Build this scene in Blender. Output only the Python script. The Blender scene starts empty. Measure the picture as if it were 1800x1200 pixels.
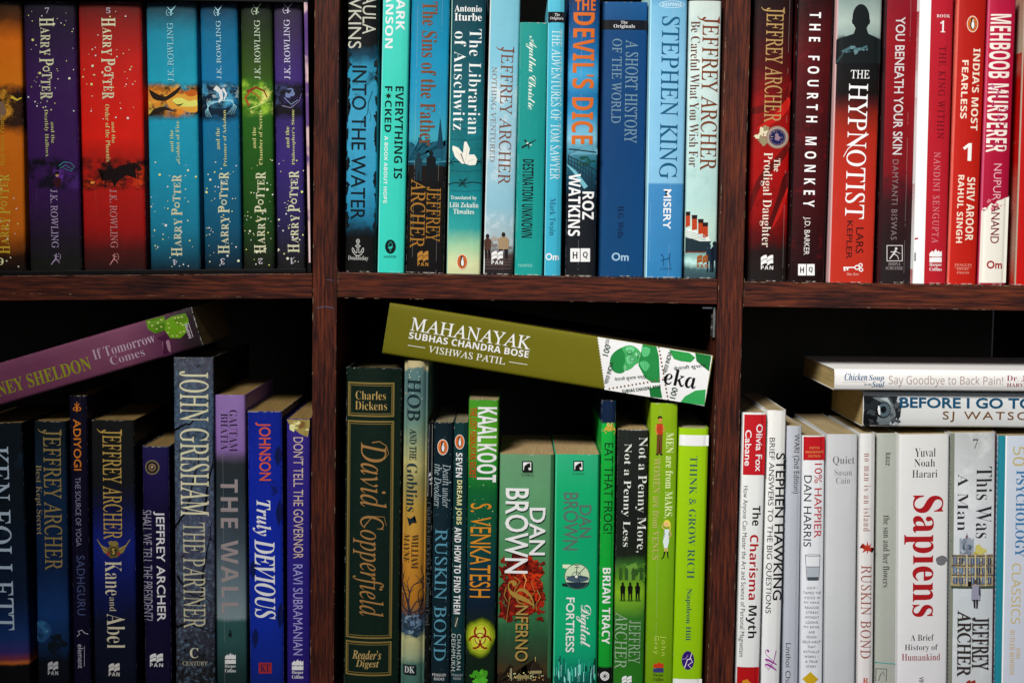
import bpy, bmesh, math, random
from mathutils import Vector, Matrix

scene = bpy.context.scene
# ------------------------------------------------------------------ camera
F = 2600.0                       # focal length in pixels of an 1800 px wide picture
PITCH, ROLL = math.radians(4.2), math.radians(0.9)
CAM = Vector((0.0, -1.10, 0.032))
cd = bpy.data.cameras.new('camera'); cam = bpy.data.objects.new('camera', cd)
scene.collection.objects.link(cam); scene.camera = cam
cd.sensor_width = 36.0; cd.lens = 36.0 * F / 1800.0; cd.clip_start = 0.05; cd.clip_end = 50
RM = Matrix.Rotation(math.pi / 2 - PITCH, 3, 'X') @ Matrix.Rotation(ROLL, 3, 'Z')
cam.location = CAM; cam.rotation_euler = RM.to_euler()
cd.dof.use_dof = True; cd.dof.focus_distance = 1.105; cd.dof.aperture_fstop = 9.0

# ------------------------------------------------------------------ light
w = bpy.data.worlds.new('World'); scene.world = w; w.use_nodes = True
w.node_tree.nodes['Background'].inputs[0].default_value = (0.75, 0.85, 1.0, 1)
w.node_tree.nodes['Background'].inputs[1].default_value = 0.035

def area(name, loc, target, sx, sy, power, col, spread):
    l = bpy.data.lights.new(name, 'AREA'); l.shape = 'RECTANGLE'; l.size = sx; l.size_y = sy
    l.energy = power; l.color = col; l.spread = math.radians(spread)
    o = bpy.data.objects.new(name, l); scene.collection.objects.link(o); o.location = loc
    d = Vector(target) - Vector(loc); o.rotation_euler = d.to_track_quat('-Z', 'Y').to_euler()
    return o
area('window_light', (-0.52, -1.4, 1.18), (0.30, 0, -0.02), 0.45, 0.45, 5.2, (1.0, 0.97, 0.93), 52)
area('room_light', (0.5, -1.9, 0.4), (0.25, 0, 0.0), 0.8, 0.8, 0.55, (0.88, 0.94, 1.0), 90)
scene.view_settings.view_transform = 'Standard'; scene.view_settings.look = 'None'
scene.view_settings.exposure = 0.0; scene.view_settings.gamma = 1.0
scene.cycles.max_bounces = 6; scene.cycles.use_denoising = True

# ------------------------------------------------------------------ helpers
def W(px, py, Y):
    """point of the vertical plane y = Y seen at a pixel of the 1800 x 1200 photograph"""
    d = RM @ Vector(((px - 900) / F, (600 - py) / F, -1.0))
    t = (Y - CAM.y) / d.y
    return CAM + d * t

def hexc(s):
    s = s.lstrip('#')
    if len(s) == 3: s = ''.join(c * 2 for c in s)
    v = [int(s[i:i + 2], 16) / 255 for i in (0, 2, 4)]
    return [c / 12.92 if c <= 0.04045 else ((c + 0.055) / 1.055) ** 2.4 for c in v]

def alb(s, k):
    return tuple(min(0.86, c * k + 0.0015) for c in hexc(s)) + (1,)

def new_mat(name, rough=0.45):
    m = bpy.data.materials.new(name); m.use_nodes = True
    nt = m.node_tree; b = nt.nodes['Principled BSDF']; b.inputs['Roughness'].default_value = rough; b.inputs['Specular IOR Level'].default_value = 0.12
    return m, nt, b

def N(nt, kind, **kw):
    n = nt.nodes.new(kind)
    for k, v in kw.items():
        if hasattr(n, k): setattr(n, k, v)
        else: n.inputs[k].default_value = v
    return n

def math_node(nt, op, a, b=None, c=None, clamp=False):
    n = nt.nodes.new('ShaderNodeMath'); n.operation = op; n.use_clamp = clamp
    for i, v in enumerate((a, b, c)):
        if v is None: continue
        if isinstance(v, (int, float)): n.inputs[i].default_value = v
        else: nt.links.new(v, n.inputs[i])
    return n.outputs[0]

def mixc(nt, fac, a, b, blend='MIX'):
    n = nt.nodes.new('ShaderNodeMix'); n.data_type = 'RGBA'; n.blend_type = blend
    for sock, v in ((n.inputs[0], fac), (n.inputs[6], a), (n.inputs[7], b)):
        if isinstance(v, (int, float)): sock.default_value = v
        elif isinstance(v, tuple): sock.default_value = v
        else: nt.links.new(v, sock)
    return n.outputs[2]

def noise(nt, vec, scale, detail=4, rough=0.6, stretch=None):
    if stretch:
        mp = nt.nodes.new('ShaderNodeMapping'); mp.inputs['Scale'].default_value = stretch
        nt.links.new(vec, mp.inputs[0]); vec = mp.outputs[0]
    n = nt.nodes.new('ShaderNodeTexNoise'); nt.links.new(vec, n.inputs['Vector'])
    n.inputs['Scale'].default_value = scale; n.inputs['Detail'].default_value = detail
    n.inputs['Roughness'].default_value = rough
    return n.outputs['Fac']

def ramp(nt, fac, stops, interp='LINEAR'):
    r = nt.nodes.new('ShaderNodeValToRGB'); cr = r.color_ramp; cr.interpolation = interp
    stops = sorted(stops, key=lambda s: s[0])
    while len(cr.elements) < len(stops): cr.elements.new(0.5)
    for e, (p, c) in zip(cr.elements, stops):
        pass
    for i, (p, c) in enumerate(stops):
        cr.elements[i].position = min(1, max(0, p)); cr.elements[i].color = c
    nt.links.new(fac, r.inputs[0]); return r.outputs[0]

_pm = {}
def print_mat(col, k, foil=False):
    key = (col, k, foil)
    if key not in _pm:
        m, nt, b = new_mat('printed_ink', 0.42)
        c = alb(col, k)
        tc = nt.nodes.new('ShaderNodeTexCoord')
        f = noise(nt, tc.outputs['Object'], 900, 3)
        f = math_node(nt, 'MULTIPLY_ADD', f, 0.3, 0.85)
        nt.links.new(mixc(nt, 1.0, c, mixc(nt, f, (0, 0, 0, 1), (1, 1, 1, 1)), 'MULTIPLY'), b.inputs['Base Color'])
        if foil: b.inputs['Metallic'].default_value = 0.35; b.inputs['Roughness'].default_value = 0.36
        _pm[key] = m
    return _pm[key]

def link(name, me, mats, parent=None):
    o = bpy.data.objects.new(name, me); scene.collection.objects.link(o)
    for m in (mats if isinstance(mats, (list, tuple)) else [mats]): me.materials.append(m)
    if parent: o.parent = parent
    return o

def mesh_from(verts, faces):
    me = bpy.data.meshes.new('mesh'); me.from_pydata(verts, [], faces); me.update(); return me

def smooth(me, ang=35):
    bm = bmesh.new(); bm.from_mesh(me); bmesh.ops.recalc_face_normals(bm, faces=bm.faces)
    for f in bm.faces: f.smooth = True
    for e in bm.edges:
        if len(e.link_faces) == 2 and e.calc_face_angle(0) > math.radians(ang): e.smooth = False
    bm.to_mesh(me); bm.free()

# ------------------------------------------------------------------ lettering
HOLES = {0x1D49C: {'B': 'ℬ', 'E': 'ℰ', 'F': 'ℱ', 'H': 'ℋ', 'I': 'ℐ', 'L': 'ℒ', 'M': 'ℳ', 'R': 'ℛ', 'e': 'ℯ', 'g': 'ℊ', 'o': 'ℴ'},
         0x1D434: {'h': 'ℎ'}}
#        base, digit base, offset, shear
FONTS = {'g': (None, None, 0, 0), 'G': (0x1D5D4, 0x1D7EC, 0, 0), 'k': (None, None, 0.022, 0), 'q': (None, None, 0.012, 0),
         'n': (0x1D5A0, 0x1D7E2, 0, 0), 's': (0x1D400, 0x1D7CE, 0, 0), 't': (0x1D400, 0x1D7CE, -0.011, 0),
         'i': (0x1D434, None, 0, 0), 'b': (0x1D468, None, 0, 0), 'r': (0x1D434, None, 0.004, -0.24),
         'c': (0x1D49C, None, 0.006, 0), 'C': (0x1D4D0, None, 0, 0), 'S': (0x1D4D0, None, -0.007, 0), 'd': (0x1D468, None, -0.006, -0.22), 'm': (0x1D670, 0x1D7F6, 0.01, 0)}
_tx = {}
def text_geo(s, font, spacing=1.0):
    key = (s, font, spacing)
    if key in _tx: return _tx[key]
    base, dbase, off, sh = FONTS[font]; r = ''
    holes = HOLES.get(base, {})
    for ch in s:
        if base and ch in holes: r += holes[ch]
        elif base and 'A' <= ch <= 'Z': r += chr(base + ord(ch) - 65)
        elif base and 'a' <= ch <= 'z': r += chr(base + 26 + ord(ch) - 97)
        elif dbase and '0' <= ch <= '9': r += chr(dbase + ord(ch) - 48)
        else: r += ch
    cu = bpy.data.curves.new('t', 'FONT'); cu.body = r; cu.offset = off; cu.shear = sh
    cu.space_character = spacing; cu.resolution_u = 3
    o = bpy.data.objects.new('t', cu)
    me = bpy.data.meshes.new_from_object(o)
    v = [(p.co.x, p.co.y) for p in me.vertices]; f = [tuple(p.vertices) for p in me.polygons]
    bpy.data.objects.remove(o); bpy.data.curves.remove(cu); bpy.data.meshes.remove(me)
    if not v: v = [(0, 0), (1, 0), (1, 1)]; f = []
    x0 = min(p[0] for p in v); x1 = max(p[0] for p in v); y0 = min(p[1] for p in v); y1 = max(p[1] for p in v)
    v = [((x - x0) / max(1e-6, x1 - x0) - 0.5, (y - y0) / max(1e-6, y1 - y0) - 0.5) for x, y in v]
    _tx[key] = (v, f); return _tx[key]

# ------------------------------------------------------------------ shelf levels (per bay, on the front plane y = 0)
BAYS = {'L': ((0, 484.5), (545, 480.5)), 'M': ((593, 478.5), (1262, 490.5)), 'R': ((1308, 495), (1800, 502))}
LOW = {'L': ((0, 1226), (545, 1222)), 'M': ((593, 1221), (1262, 1233)), 'R': ((1308, 1236), (1800, 1243))}
def shelf_z(bay, x, low):
    a, b = (LOW if low else BAYS)[bay]; A, B = W(*a, 0), W(*b, 0)
    return A.z + (B.z - A.z) * (x - A.x) / (B.x - A.x)

KB = {('L', 0): 1.75, ('L', 1): 1.5, ('M', 0): 1.05, ('M', 1): 1.3, ('R', 0): 1.05, ('R', 1): 1.3}
PAGE = {}
def page_mat(col):
    if col in PAGE: return PAGE[col]
    m, nt, b = new_mat('page_edges', 0.85)
    tc = nt.nodes.new('ShaderNodeTexCoord')
    f = noise(nt, tc.outputs['Object'], 700, 3, 0.7, (4.0, 0.03, 0.03))
    g = noise(nt, tc.outputs['Object'], 60, 4, 0.6)
    f2 = math_node(nt, 'MULTIPLY_ADD', f, 2.2, -0.6, clamp=True)
    c = hexc(col)
    dark = tuple(x * 0.42 for x in c) + (1,); lt = tuple(min(.85, x * 1.05) for x in c) + (1,)
    base = mixc(nt, f2, dark, lt)
    base = mixc(nt, math_node(nt, 'MULTIPLY', g, 0.35), base, tuple(x * y for x, y in zip(c, (.8, .68, .45))) + (1,))
    nt.links.new(base, b.inputs['Base Color'])
    bp = nt.nodes.new('ShaderNodeBump'); bp.inputs['Strength'].default_value = 0.6; bp.inputs['Distance'].default_value = 0.0006
    nt.links.new(f, bp.inputs['Height']); nt.links.new(bp.outputs[0], b.inputs['Normal'])
    PAGE[col] = m; return m

BOOKS = []
TI, AU, IL, PL = 'title', 'author_name', 'illustration', 'publisher_logo'
class Book:
    """A book whose spine faces the room. Local frame: x across the spine, y into the shelf, z from foot to head."""
    def __init__(s, name, label, bay, low, xs, ytop=None, h=None, ybot=None, yd=0.008, stops=None, depth=0.112, bulge=0.0011,
                 page='#cdbd96', mottle=0.25, mscale=55, blot=None, warp=0.0, rough=0.4, wear=0.5, hard=False, crease=(), k=None,
                 lying=None, wavy=0.0, bump=0.25, group=None, strip=None, yaw=0.0, side=None):
        s.name, s.label, s.bay, s.low = name, label, bay, low
        s.yd, s.depth, s.bulge, s.page, s.hard = yd, depth, bulge, page, hard
        s.k = k or KB[(bay, low)]; s.items = []; s.group = group; s.yaw = yaw
        if lying:                                   # (left mid px, right mid px, thickness px)
            (ax, ay), (bx, by), th = lying
            A, B = W(ax, ay, yd), W(bx, by, yd)
            s.base = B; ax_ = (A - B); s.h = ax_.length; s.th = math.atan2(ax_.x, ax_.z)
            s.w = (W(ax, ay - th / 2, yd) - W(ax, ay + th / 2, yd)).length
        else:
            tl, tr, bl, br = xs; yb = ybot or (1200 if low else 482); yt = ytop if ytop is not None else 0
            TL, TR, BL, BR = W(tl, yt, yd), W(tr, yt, yd), W(bl, yb, yd), W(br, yb, yd)
            B = (BL + BR) / 2; T = (TL + TR) / 2; a = T - B; s.th = math.atan2(a.x, a.z)
            s.w = ((TR - TL).length + (BR - BL).length) / 2 * math.cos(s.th) * .985
            dirn = a.normalized()
            z0 = shelf_z(bay, B.x, low) + s.w / 2 * abs(math.sin(s.th)) + 0.0002
            B = B + dirn * ((z0 - B.z) / dirn.z)
            s.base = B; s.h = h if h else (T - B).length
        s.u = Vector((math.cos(s.th), 0, -math.sin(s.th))); s.v = Vector((math.sin(s.th), 0, math.cos(s.th)))
        s.opt = dict(mottle=mottle, mscale=mscale, blot=blot, warp=warp, rough=rough, wear=wear, crease=crease, bump=bump, strip=strip, side=side)
        s.stops = stops if isinstance(stops, list) else [(None, stops)]
        s.wavy = wavy
        BOOKS.append(s)
    def loc(s, px, py):
        p = W(px, py, s.yd) - s.base
        return p.dot(s.u), p.dot(s.v)
    # --- printed items -------------------------------------------------
    def t(s, part, txt, font, box, d='d', col='#fff', sp=1.0, foil=False, tight=True):
        x0, x1, y0, y1 = box; cx, cy = (x0 + x1) / 2, (y0 + y1) / 2
        a = W(x0, cy, s.yd); b = W(x1, cy, s.yd); c = W(cx, y0, s.yd); e = W(cx, y1, s.yd)
        wx, wy = (b - a).length, (c - e).length
        if d in 'du' and tight: wx = max(wx * 0.5, wx * (1 - abs(s._midx(y0) - s._midx(y1)) / (x1 - x0)))
        u, v = s.loc(cx, cy); s._txt(part, txt, font, u, v, wx, wy, d, col, sp, foil)
    def tl(s, part, txt, font, cx, cy, L, H, col='#fff', sp=1.0, d='d', rot=0.0, foil=False):
        """text along a lying book: centre, length and height in px"""
        k = (W(cx + 1, cy, s.yd) - W(cx, cy, s.yd)).length
        u, v = s.loc(cx, cy)
        if d in 'du': s._txt(part, txt, font, u, v, H * k, L * k, d, col, sp, foil, rot)
        else: s._txt(part, txt, font, u, v, L * k, H * k, d, col, sp, foil, rot)
    def _txt(s, part, txt, font, u, v, wx, wy, d, col, sp, foil, rot=0.0):
        V, Fc = text_geo(txt, font, sp); out = []
        cr, sr = math.cos(rot), math.sin(rot)
        for x, y in V:
            if d == 'd': p = (y * wx, -x * wy)
            elif d == 'u': p = (-y * wx, x * wy)
            elif d == 'x': p = (-x * wx, -y * wy)
            else: p = (x * wx, y * wy)
            out.append((u + p[0] * cr - p[1] * sr, v + p[0] * sr + p[1] * cr))
        s.items.append((part, col, foil, out, Fc))
    def p(s, part, col, pts, foil=False):
        s.items.append((part, col, foil, [s.loc(*q) for q in pts], [tuple(range(len(pts)))]))
    def ps(s, part, col, pts, n=5):
        """closed shape with a smooth outline through the points"""
        out = []; m = len(pts)
        for i in range(m):
            p0, p1, p2, p3 = pts[i - 1], pts[i], pts[(i + 1) % m], pts[(i + 2) % m]
            for q in range(n):
                t = q / n
                out.append(tuple(.5 * (2 * p1[a] + (p2[a] - p0[a]) * t + (2 * p0[a] - 5 * p1[a] + 4 * p2[a] - p3[a]) * t * t + (3 * p1[a] - p0[a] - 3 * p2[a] + p3[a]) * t ** 3) for a in (0, 1)))
        s.p(part, col, out)
    def e(s, part, col, cx, cy, rx, ry=None, wob=0.0, n=22, seed=0, a0=0, a1=360):
        ry = ry or rx; rnd = random.Random(seed * 7 + int(cx) + int(cy)); pts = []
        full = (a1 - a0) >= 360; ph = [rnd.random() * 6.28 for _ in range(4)]
        for i in range(n if full else n + 1):
            a = math.radians(a0 + (a1 - a0) * i / n)
            r = 1 + wob * (0.5 * math.sin(2 * a + ph[0]) + 0.5 * math.sin(3 * a + ph[1]) + 0.4 * math.sin(5 * a + ph[2]) + .3 * math.sin(8 * a + ph[3]))
            pts.append((cx + rx * r * math.cos(a), cy + ry * r * math.sin(a)))
        s.p(part, col, pts)
    def ln(s, part, col, wd, pts, w2=None, foil=False):
        """tapering stroke"""
        w2 = wd if w2 is None else w2; L, R = [], []; n = len(pts)
        for i, (x, y) in enumerate(pts):
            a = pts[max(0, i - 1)]; b = pts[min(n - 1, i + 1)]
            dx, dy = b[0] - a[0], b[1] - a[1]; l = math.hypot(dx, dy) or 1; ww = (wd + (w2 - wd) * i / max(1, n - 1)) / 2
            L.append((x - dy / l * ww, y + dx / l * ww)); R.append((x + dy / l * ww, y - dx / l * ww))
        V = [s.loc(*q) for q in L + R]
        s.items.append((part, col, foil, V, [(i, i + 1, n + i + 1, n + i) for i in range(n - 1)]))
    def ring(s, part, col, cx, cy, rx, ry, wd, foil=False, n=28, a0=0, a1=360):
        pts = [(cx + rx * math.cos(math.radians(a0 + (a1 - a0) * i / n)), cy + ry * math.sin(math.radians(a0 + (a1 - a0) * i / n))) for i in range(n + 1)]
        s.ln(part, col, wd, pts, foil=foil)
    def band(s, part, col, y0, y1, u0=0.0, u1=1.0):
        """panel across the spine between two heights"""
        _, v0 = s.loc(s._midx(y0), y0); _, v1 = s.loc(s._midx(y1), y1)
        a, b = (u0 - .5) * s.w * .985, (u1 - .5) * s.w * .985; n = 6
        V = [(a + (b - a) * i / n, v) for v in (v0, v1) for i in range(n + 1)]
        s.items.append((part, col, False, V, [(i, i + 1, n + 2 + i, n + 1 + i) for i in range(n)]))
    def _midx(s, y):
        k = W(900, y, s.yd); t = (k.z - s.base.z) / s.v.z if abs(s.v.z) > .3 else 0
        X = s.base + s.v * t
        rel = RM.transposed() @ (X - CAM); return 900 + F * rel.x / -rel.z
    def frame(s, part, col, u0, u1, y0, y1, wd, foil=True):
        _, v0 = s.loc(s._midx(y0), y0); _, v1 = s.loc(s._midx(y1), y1); a, b = (u0 - .5) * s.w, (u1 - .5) * s.w; t = wd * 0.00042
        for (p0, p1, q0, q1) in ((a, b, v0, v0 - t), (a, b, v1 + t, v1), (a, a + t, v0 - t, v1 + t), (b - t, b, v0 - t, v1 + t)):
            n = 8; V = [(p0 + (p1 - p0) * i / n, v) for v in (q0, q1) for i in range(n + 1)]
            s.items.append((part, col, foil, V, [(i, i + 1, n + 2 + i, n + 1 + i) for i in range(n)]))
    def dots(s, part, cols, box, n, r0, r1, seed):
        rnd = random.Random(seed)
        for _ in range(n):
            x = rnd.uniform(box[0], box[1]); y = rnd.uniform(box[2], box[3]); r = rnd.uniform(r0, r1)
            s.e(part, rnd.choice(cols), x, y, r, r, n=7)
    def blobs(s, part, cols, box, n, r0, r1, seed, ar=1.0, wob=.35):
        rnd = random.Random(seed)
        for i in range(n):
            r = rnd.uniform(r0, r1); x = rnd.uniform(box[0] + r * .6, box[1] - r * .6); y = rnd.uniform(box[2], box[3])
            s.e(part, rnd.choice(cols), x, y, r, r * ar * rnd.uniform(.6, 1.3), wob, 18, seed=seed + i)
    def ja(s, box, col, foil=True):
        """serif author name with a swash initial"""
        x0, x1, y0, y1 = box; s.t(AU, 'JEFFREY ARCHER', 'r', box, 'd', col, foil=foil)
        d = s._midx(y0) - s._midx((y0 + y1) / 2); hh = abs(s._midx(y0) - s._midx(y1)) / 2; q = x0 + hh + d; q2 = x1 - hh + d
        s.ln(AU, col, 3.2, [(q + 3, y0 + 4.2), (q - 2, y0 + 4), (q - 6, y0 + 2.2), (q - 9, y0 - 2)], .8, foil=foil); s.ln(AU, col, 1.6, [(q2, y0 - 1), (q2 + .5, y0 + 10)], foil=foil)
    # --- small emblems ---------------------------------------------------
    def pan(s, x0, x1, y0, y1, col='#fff', text=True, ty=None):
        mx = (x0 + x1) / 2; h = y1 - y0; lean = -0.02 * h
        for a, b in ((x0, mx - .3), (mx + .3, x1)):
            for r in (0, 1):
                q0 = y0 + r * h * .46; th = h * .40; n = 6; top, bot = [], []
                for i in range(n + 1):
                    f = i / n; x = a + (b - a) * f; c = (1 - math.sin(f * math.pi * .62)) * h * .26
                    top.append((x, q0 + c)); bot.append((x, q0 + c + th))
                s.p('publisher_logo', col, top + bot[::-1])
        if text:
            t0, t1 = ty or (y1 + 2, y1 + 8.5)
            s.t('publisher_logo', 'PAN', 'G', (x0, x1, t0, t1), 'h', col, 1.25)
    def penguin(s, cx, cy, rx, ry):
        s.e('publisher_logo', '#e8e0d0', cx, cy, rx, ry); s.e('publisher_logo', '#c4642c', cx, cy, rx * .9, ry * .92)
        s.e('publisher_logo', '#18181a', cx, cy + ry * .12, rx * .42, ry * .55); s.e('publisher_logo', '#18181a', cx - rx * .05, cy - ry * .48, rx * .26, ry * .24)
        s.e('publisher_logo', '#f4f0e6', cx + rx * .05, cy + ry * .12, rx * .26, ry * .44)
        s.e('publisher_logo', '#f4f0e6', cx + rx * .08, cy - ry * .44, rx * .12, ry * .12)
    def archer(s, x0, x1, y0, y1, col, flip=False):
        def q(a, b):
            if flip: a, b = 1 - a, 1 - b
            return (x0 + (x1 - x0) * a, y0 + (y1 - y0) * b)
        s.ln('publisher_logo', col, 1.6, [q(.0, 1), q(.25, .72), q(.45, .5), q(.5, .25)], 2.6)
        s.ln('publisher_logo', col, 2.2, [q(.42, .52), q(.65, .6), q(.85, .85)], 1.1)
        s.ln('publisher_logo', col, 1.2, [q(.25, .2), q(.5, .28), q(.8, .3)], 1.0)
        s.ln('publisher_logo', col, 1.0, [q(.72, 0), q(.9, .12), q(.97, .35), q(.85, .6)], .8)
        s.e('publisher_logo', col, *q(.5, .12), 1.6, 1.8, n=9)
    def harper(s, x0, x1, y0, y1, col='#f0ecec', c2=None, text=True):
        w_, h = x1 - x0, y1 - y0
        def q(a, b): return (x0 + w_ * a, y0 + h * b)
        s.p('publisher_logo', col, [q(0, .52), q(0, .25), q(.25, .02), q(.3, .18), q(.52, -.12), q(.62, .12), q(.75, 0), q(.85, .16), q(1, .05), q(1, .52)])
        s.p('publisher_logo', c2 or col, [q(0, .6), q(.15, .62), q(.3, .56), q(.5, .63), q(.7, .56), q(.85, .62), q(1, .58), q(1, 1), q(0, 1)])
        if text:
            s.t('publisher_logo', 'Harper', 's', (x0, x1, y1 + 1.5, y1 + 8), 'h', col); s.t('publisher_logo', 'Collins', 's', (x0, x1, y1 + 9, y1 + 15), 'h', col)
    def hq(s, x0, x1, y0, y1):
        m = (x0 + x1) / 2
        for a, b, ch in ((x0, m - .7, 'H'), (m + .7, x1, 'Q')):
            s.p('publisher_logo', '#f0f0f0', [(a, y0), (b, y0), (b, y1), (a, y1)])
            s.t('publisher_logo', ch, 'G', (a + (b - a) * .25, b - (b - a) * .25, y0 + (y1 - y0) * .25, y1 - (y1 - y0) * .22), 'h', '#101014')
    def person(s, cx, y0, y1, col, wd=None, legs=True, part='illustration', head=None, leg=None):
        h = y1 - y0; wd = wd or h * .3
        s.e(part, head or col, cx, y0 + h * .09, h * .07, h * .09, n=10)
        s.p(part, col, [(cx - wd * .25, y0 + h * .17), (cx + wd * .25, y0 + h * .17), (cx + wd * .5, y0 + h * .26), (cx + wd * .42, y0 + h * .62), (cx - wd * .42, y0 + h * .62), (cx - wd * .5, y0 + h * .26)])
        if legs:
            for q in (-1, 1):
                s.p(part, leg or col, [(cx + q * wd * .05, y0 + h * .6), (cx + q * wd * .4, y0 + h * .6), (cx + q * wd * .38, y1), (cx + q * wd * .15, y1)])
    # --- build ------------------------------------------------------------
    def arc(s, x):
        a = min(1, abs(x) / (s.w / 2)); return -s.bulge * (1 - a * a)
    def cuts(s):
        w_ = s.w / 2; r = min(0.0023 if not s.hard else 0.0016, w_ * .34); return [-w_ + r + (2 * w_ - 2 * r) * i / 9 for i in range(0, 10)]
    def zoff(s, x):                             # the same facets as the spine itself
        c = s.cuts(); x = abs(x)
        if x >= c[-1]: return 0.0
        pr = [(q, 0.0 if i in (0, 9) else s.arc(q)) for i, q in enumerate(c)]
        for (a, ya), (b, yb) in zip(pr, pr[1:]):
            if a <= x <= b: return ya + (yb - ya) * (x - a) / (b - a)
        return 0.0
    def build(s):
        root = bpy.data.objects.new(s.name, None); scene.collection.objects.link(root)
        root.empty_display_size = .02; root.location = s.base; root.rotation_euler = (0, s.th, s.yaw)
        root['label'] = s.label; root['category'] = 'book'; root['group'] = s.group or GROUPS[(s.bay, s.low)]
        s.root = root
        w_, h, dp = s.w / 2, s.h, s.depth; r = min(0.0023 if not s.hard else 0.0016, w_ * .34); tk = 0.0022 if s.hard else 0.0004
        prof = [(-w_, dp)]
        for i in range(5):
            a = math.radians(90 * i / 4); prof.append((-w_ + r - r * math.cos(a), r - r * math.sin(a)))
        m = 9
        for i in range(1, m): 
            x = -w_ + r + (2 * w_ - 2 * r) * i / m; prof.append((x, s.arc(x)))
        for i in range(5):
            a = math.radians(90 * i / 4); prof.append((w_ - r + r * math.sin(a), r - r * math.cos(a)))
        prof.append((w_, dp)); n = len(prof)
        inner = []
        for (x, y) in prof:
            inner.append((max(-w_ + tk, min(w_ - tk, x)), y if y > r * 1.5 else max(y + tk, tk * .6)))
        rows = 8; V = []; Fc = []; rnd = random.Random(len(s.items) * 31 + int(s.h * 1e5))
        ph = rnd.random() * 6
        for j in range(rows + 1):
            z = h * j / rows
            for (x, y) in prof: V.append((x, y, z))
        for j in range(rows):
            for i in range(n - 1): Fc.append((j * n + i, j * n + i + 1, (j + 1) * n + i + 1, (j + 1) * n + i))
        o = len(V)
        for z in (0, h):
            for (x, y) in inner: V.append((x, y, z))
        for i in range(n - 1):
            Fc.append((o + i + 1, o + i, o + n + i, o + n + i + 1))
            Fc.append((i + 1, i, o + i, o + i + 1)); t = rows * n
            Fc.append((t + i, t + i + 1, o + n + i + 1, o + n + i))
        Fc.append((0, n * rows, o + n, o)); Fc.append((n - 1, o + n - 1, o + 2 * n - 1, n * rows + n - 1))
        me = mesh_from(V, Fc); smooth(me)
        link('cover', me, s.cover_mat(), root)
        # page block
        top = 0.0035 if s.hard else rnd.uniform(.0002, .0009); ins = tk + .0002
        fo = dp - (0.004 if s.hard else 0.0008); x0, x1 = -w_ + ins, w_ - ins; y0 = r + .0008
        bm = bmesh.new(); nx = max(4, int(s.w / .002)); grid = {}
        for i in range(nx + 1):
            for jz, z in enumerate((top if s.hard else .0003, h - top)):
                for jy, y in enumerate((y0, y0 + (fo - y0) * .33, y0 + (fo - y0) * .66, fo)):
                    dz = rnd.uniform(-.00014, .00006) if jz else 0
                    grid[i, jz, jy] = bm.verts.new((x0 + (x1 - x0) * i / nx, y + (rnd.uniform(-.0002, .0002) if jy else 0), z + dz))
        for i in range(nx):
            for jy in range(3):
                bm.faces.new([grid[i, 1, jy], grid[i + 1, 1, jy], grid[i + 1, 1, jy + 1], grid[i, 1, jy + 1]])
                bm.faces.new([grid[i, 0, jy], grid[i, 0, jy + 1], grid[i + 1, 0, jy + 1], grid[i + 1, 0, jy]])
            bm.faces.new([grid[i, 0, 0], grid[i + 1, 0, 0], grid[i + 1, 1, 0], grid[i, 1, 0]])
            bm.faces.new([grid[i, 0, 3], grid[i, 1, 3], grid[i + 1, 1, 3], grid[i + 1, 0, 3]])
        for i in (0, nx):
            for jy in range(3): bm.faces.new([grid[i, 0, jy], grid[i, 1, jy], grid[i, 1, jy + 1], grid[i, 0, jy + 1]])
        me = bpy.data.meshes.new('mesh'); bmesh.ops.recalc_face_normals(bm, faces=bm.faces); bm.to_mesh(me); bm.free()
        link('page_block', me, page_mat(s.page), root)
        # print
        parts = {}
        for i, it in enumerate(s.items): parts.setdefault(it[0], []).append((i, it))
        for part, its in parts.items():
            bm = bmesh.new(); mats = []
            for i, (_, col, foil, V2, F2) in its:
                m_ = print_mat(col, s.k, foil)
                if m_ not in mats: mats.append(m_)
                mi = mats.index(m_); lift = 0.00006 + 0.000006 * i
                lo, hi = -w_ * .985, w_ * .985
                vs = [bm.verts.new((min(hi, max(lo, x)), -lift, min(h - .0003, max(.0003, z)))) for x, z in V2]
                for f in F2:
                    try: ff = bm.faces.new([vs[q] for q in f]); ff.material_index = mi
                    except ValueError: pass
            bmesh.ops.triangulate(bm, faces=[f for f in bm.faces if len(f.verts) > 4])
            for x in s.cuts():
                    bmesh.ops.bisect_plane(bm, geom=bm.verts[:] + bm.edges[:] + bm.faces[:], plane_co=(x, 0, 0), plane_no=(1, 0, 0))
            for v in bm.verts: v.co.y += s.zoff(v.co.x)
            for f in bm.faces:
                if f.normal.y > 0: f.normal_flip()
            me = bpy.data.meshes.new('mesh'); bm.to_mesh(me); bm.free()
            po = link(part, me, mats, root)
            if part == IL and len(its) > 12: po['kind'] = 'stuff'      # specks and brush marks nobody could count
    def cover_mat(s):
        o = s.opt; k = s.k; m, nt, b = new_mat('book_cover', o['rough'])
        tc = nt.nodes.new('ShaderNodeTexCoord').outputs['Object']
        sp = nt.nodes.new('ShaderNodeSeparateXYZ'); nt.links.new(tc, sp.inputs[0])
        X, Z = sp.outputs[0], sp.outputs[2]
        if len(s.stops) > 1:
            z = Z
            if o['warp']:
                nf = noise(nt, tc, 70, 5, .65)
                z = math_node(nt, 'ADD', z, math_node(nt, 'MULTIPLY', math_node(nt, 'SUBTRACT', nf, .5), o['warp'] * .00084))
            z = math_node(nt, 'DIVIDE', z, s.h)
            st = []
            for y, c in s.stops:
                f_ = y if 0 <= y <= 1 and s.low else s.loc(s._midx(y), y)[1] / s.h
                st.append((f_, alb(c, k)))
            col = ramp(nt, z, st)
        else:
            rgb = nt.nodes.new('ShaderNodeRGB'); rgb.outputs[0].default_value = alb(s.stops[0][1], k); col = rgb.outputs[0]
        nz = noise(nt, tc, o['mscale'], 5, .62)
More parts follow.
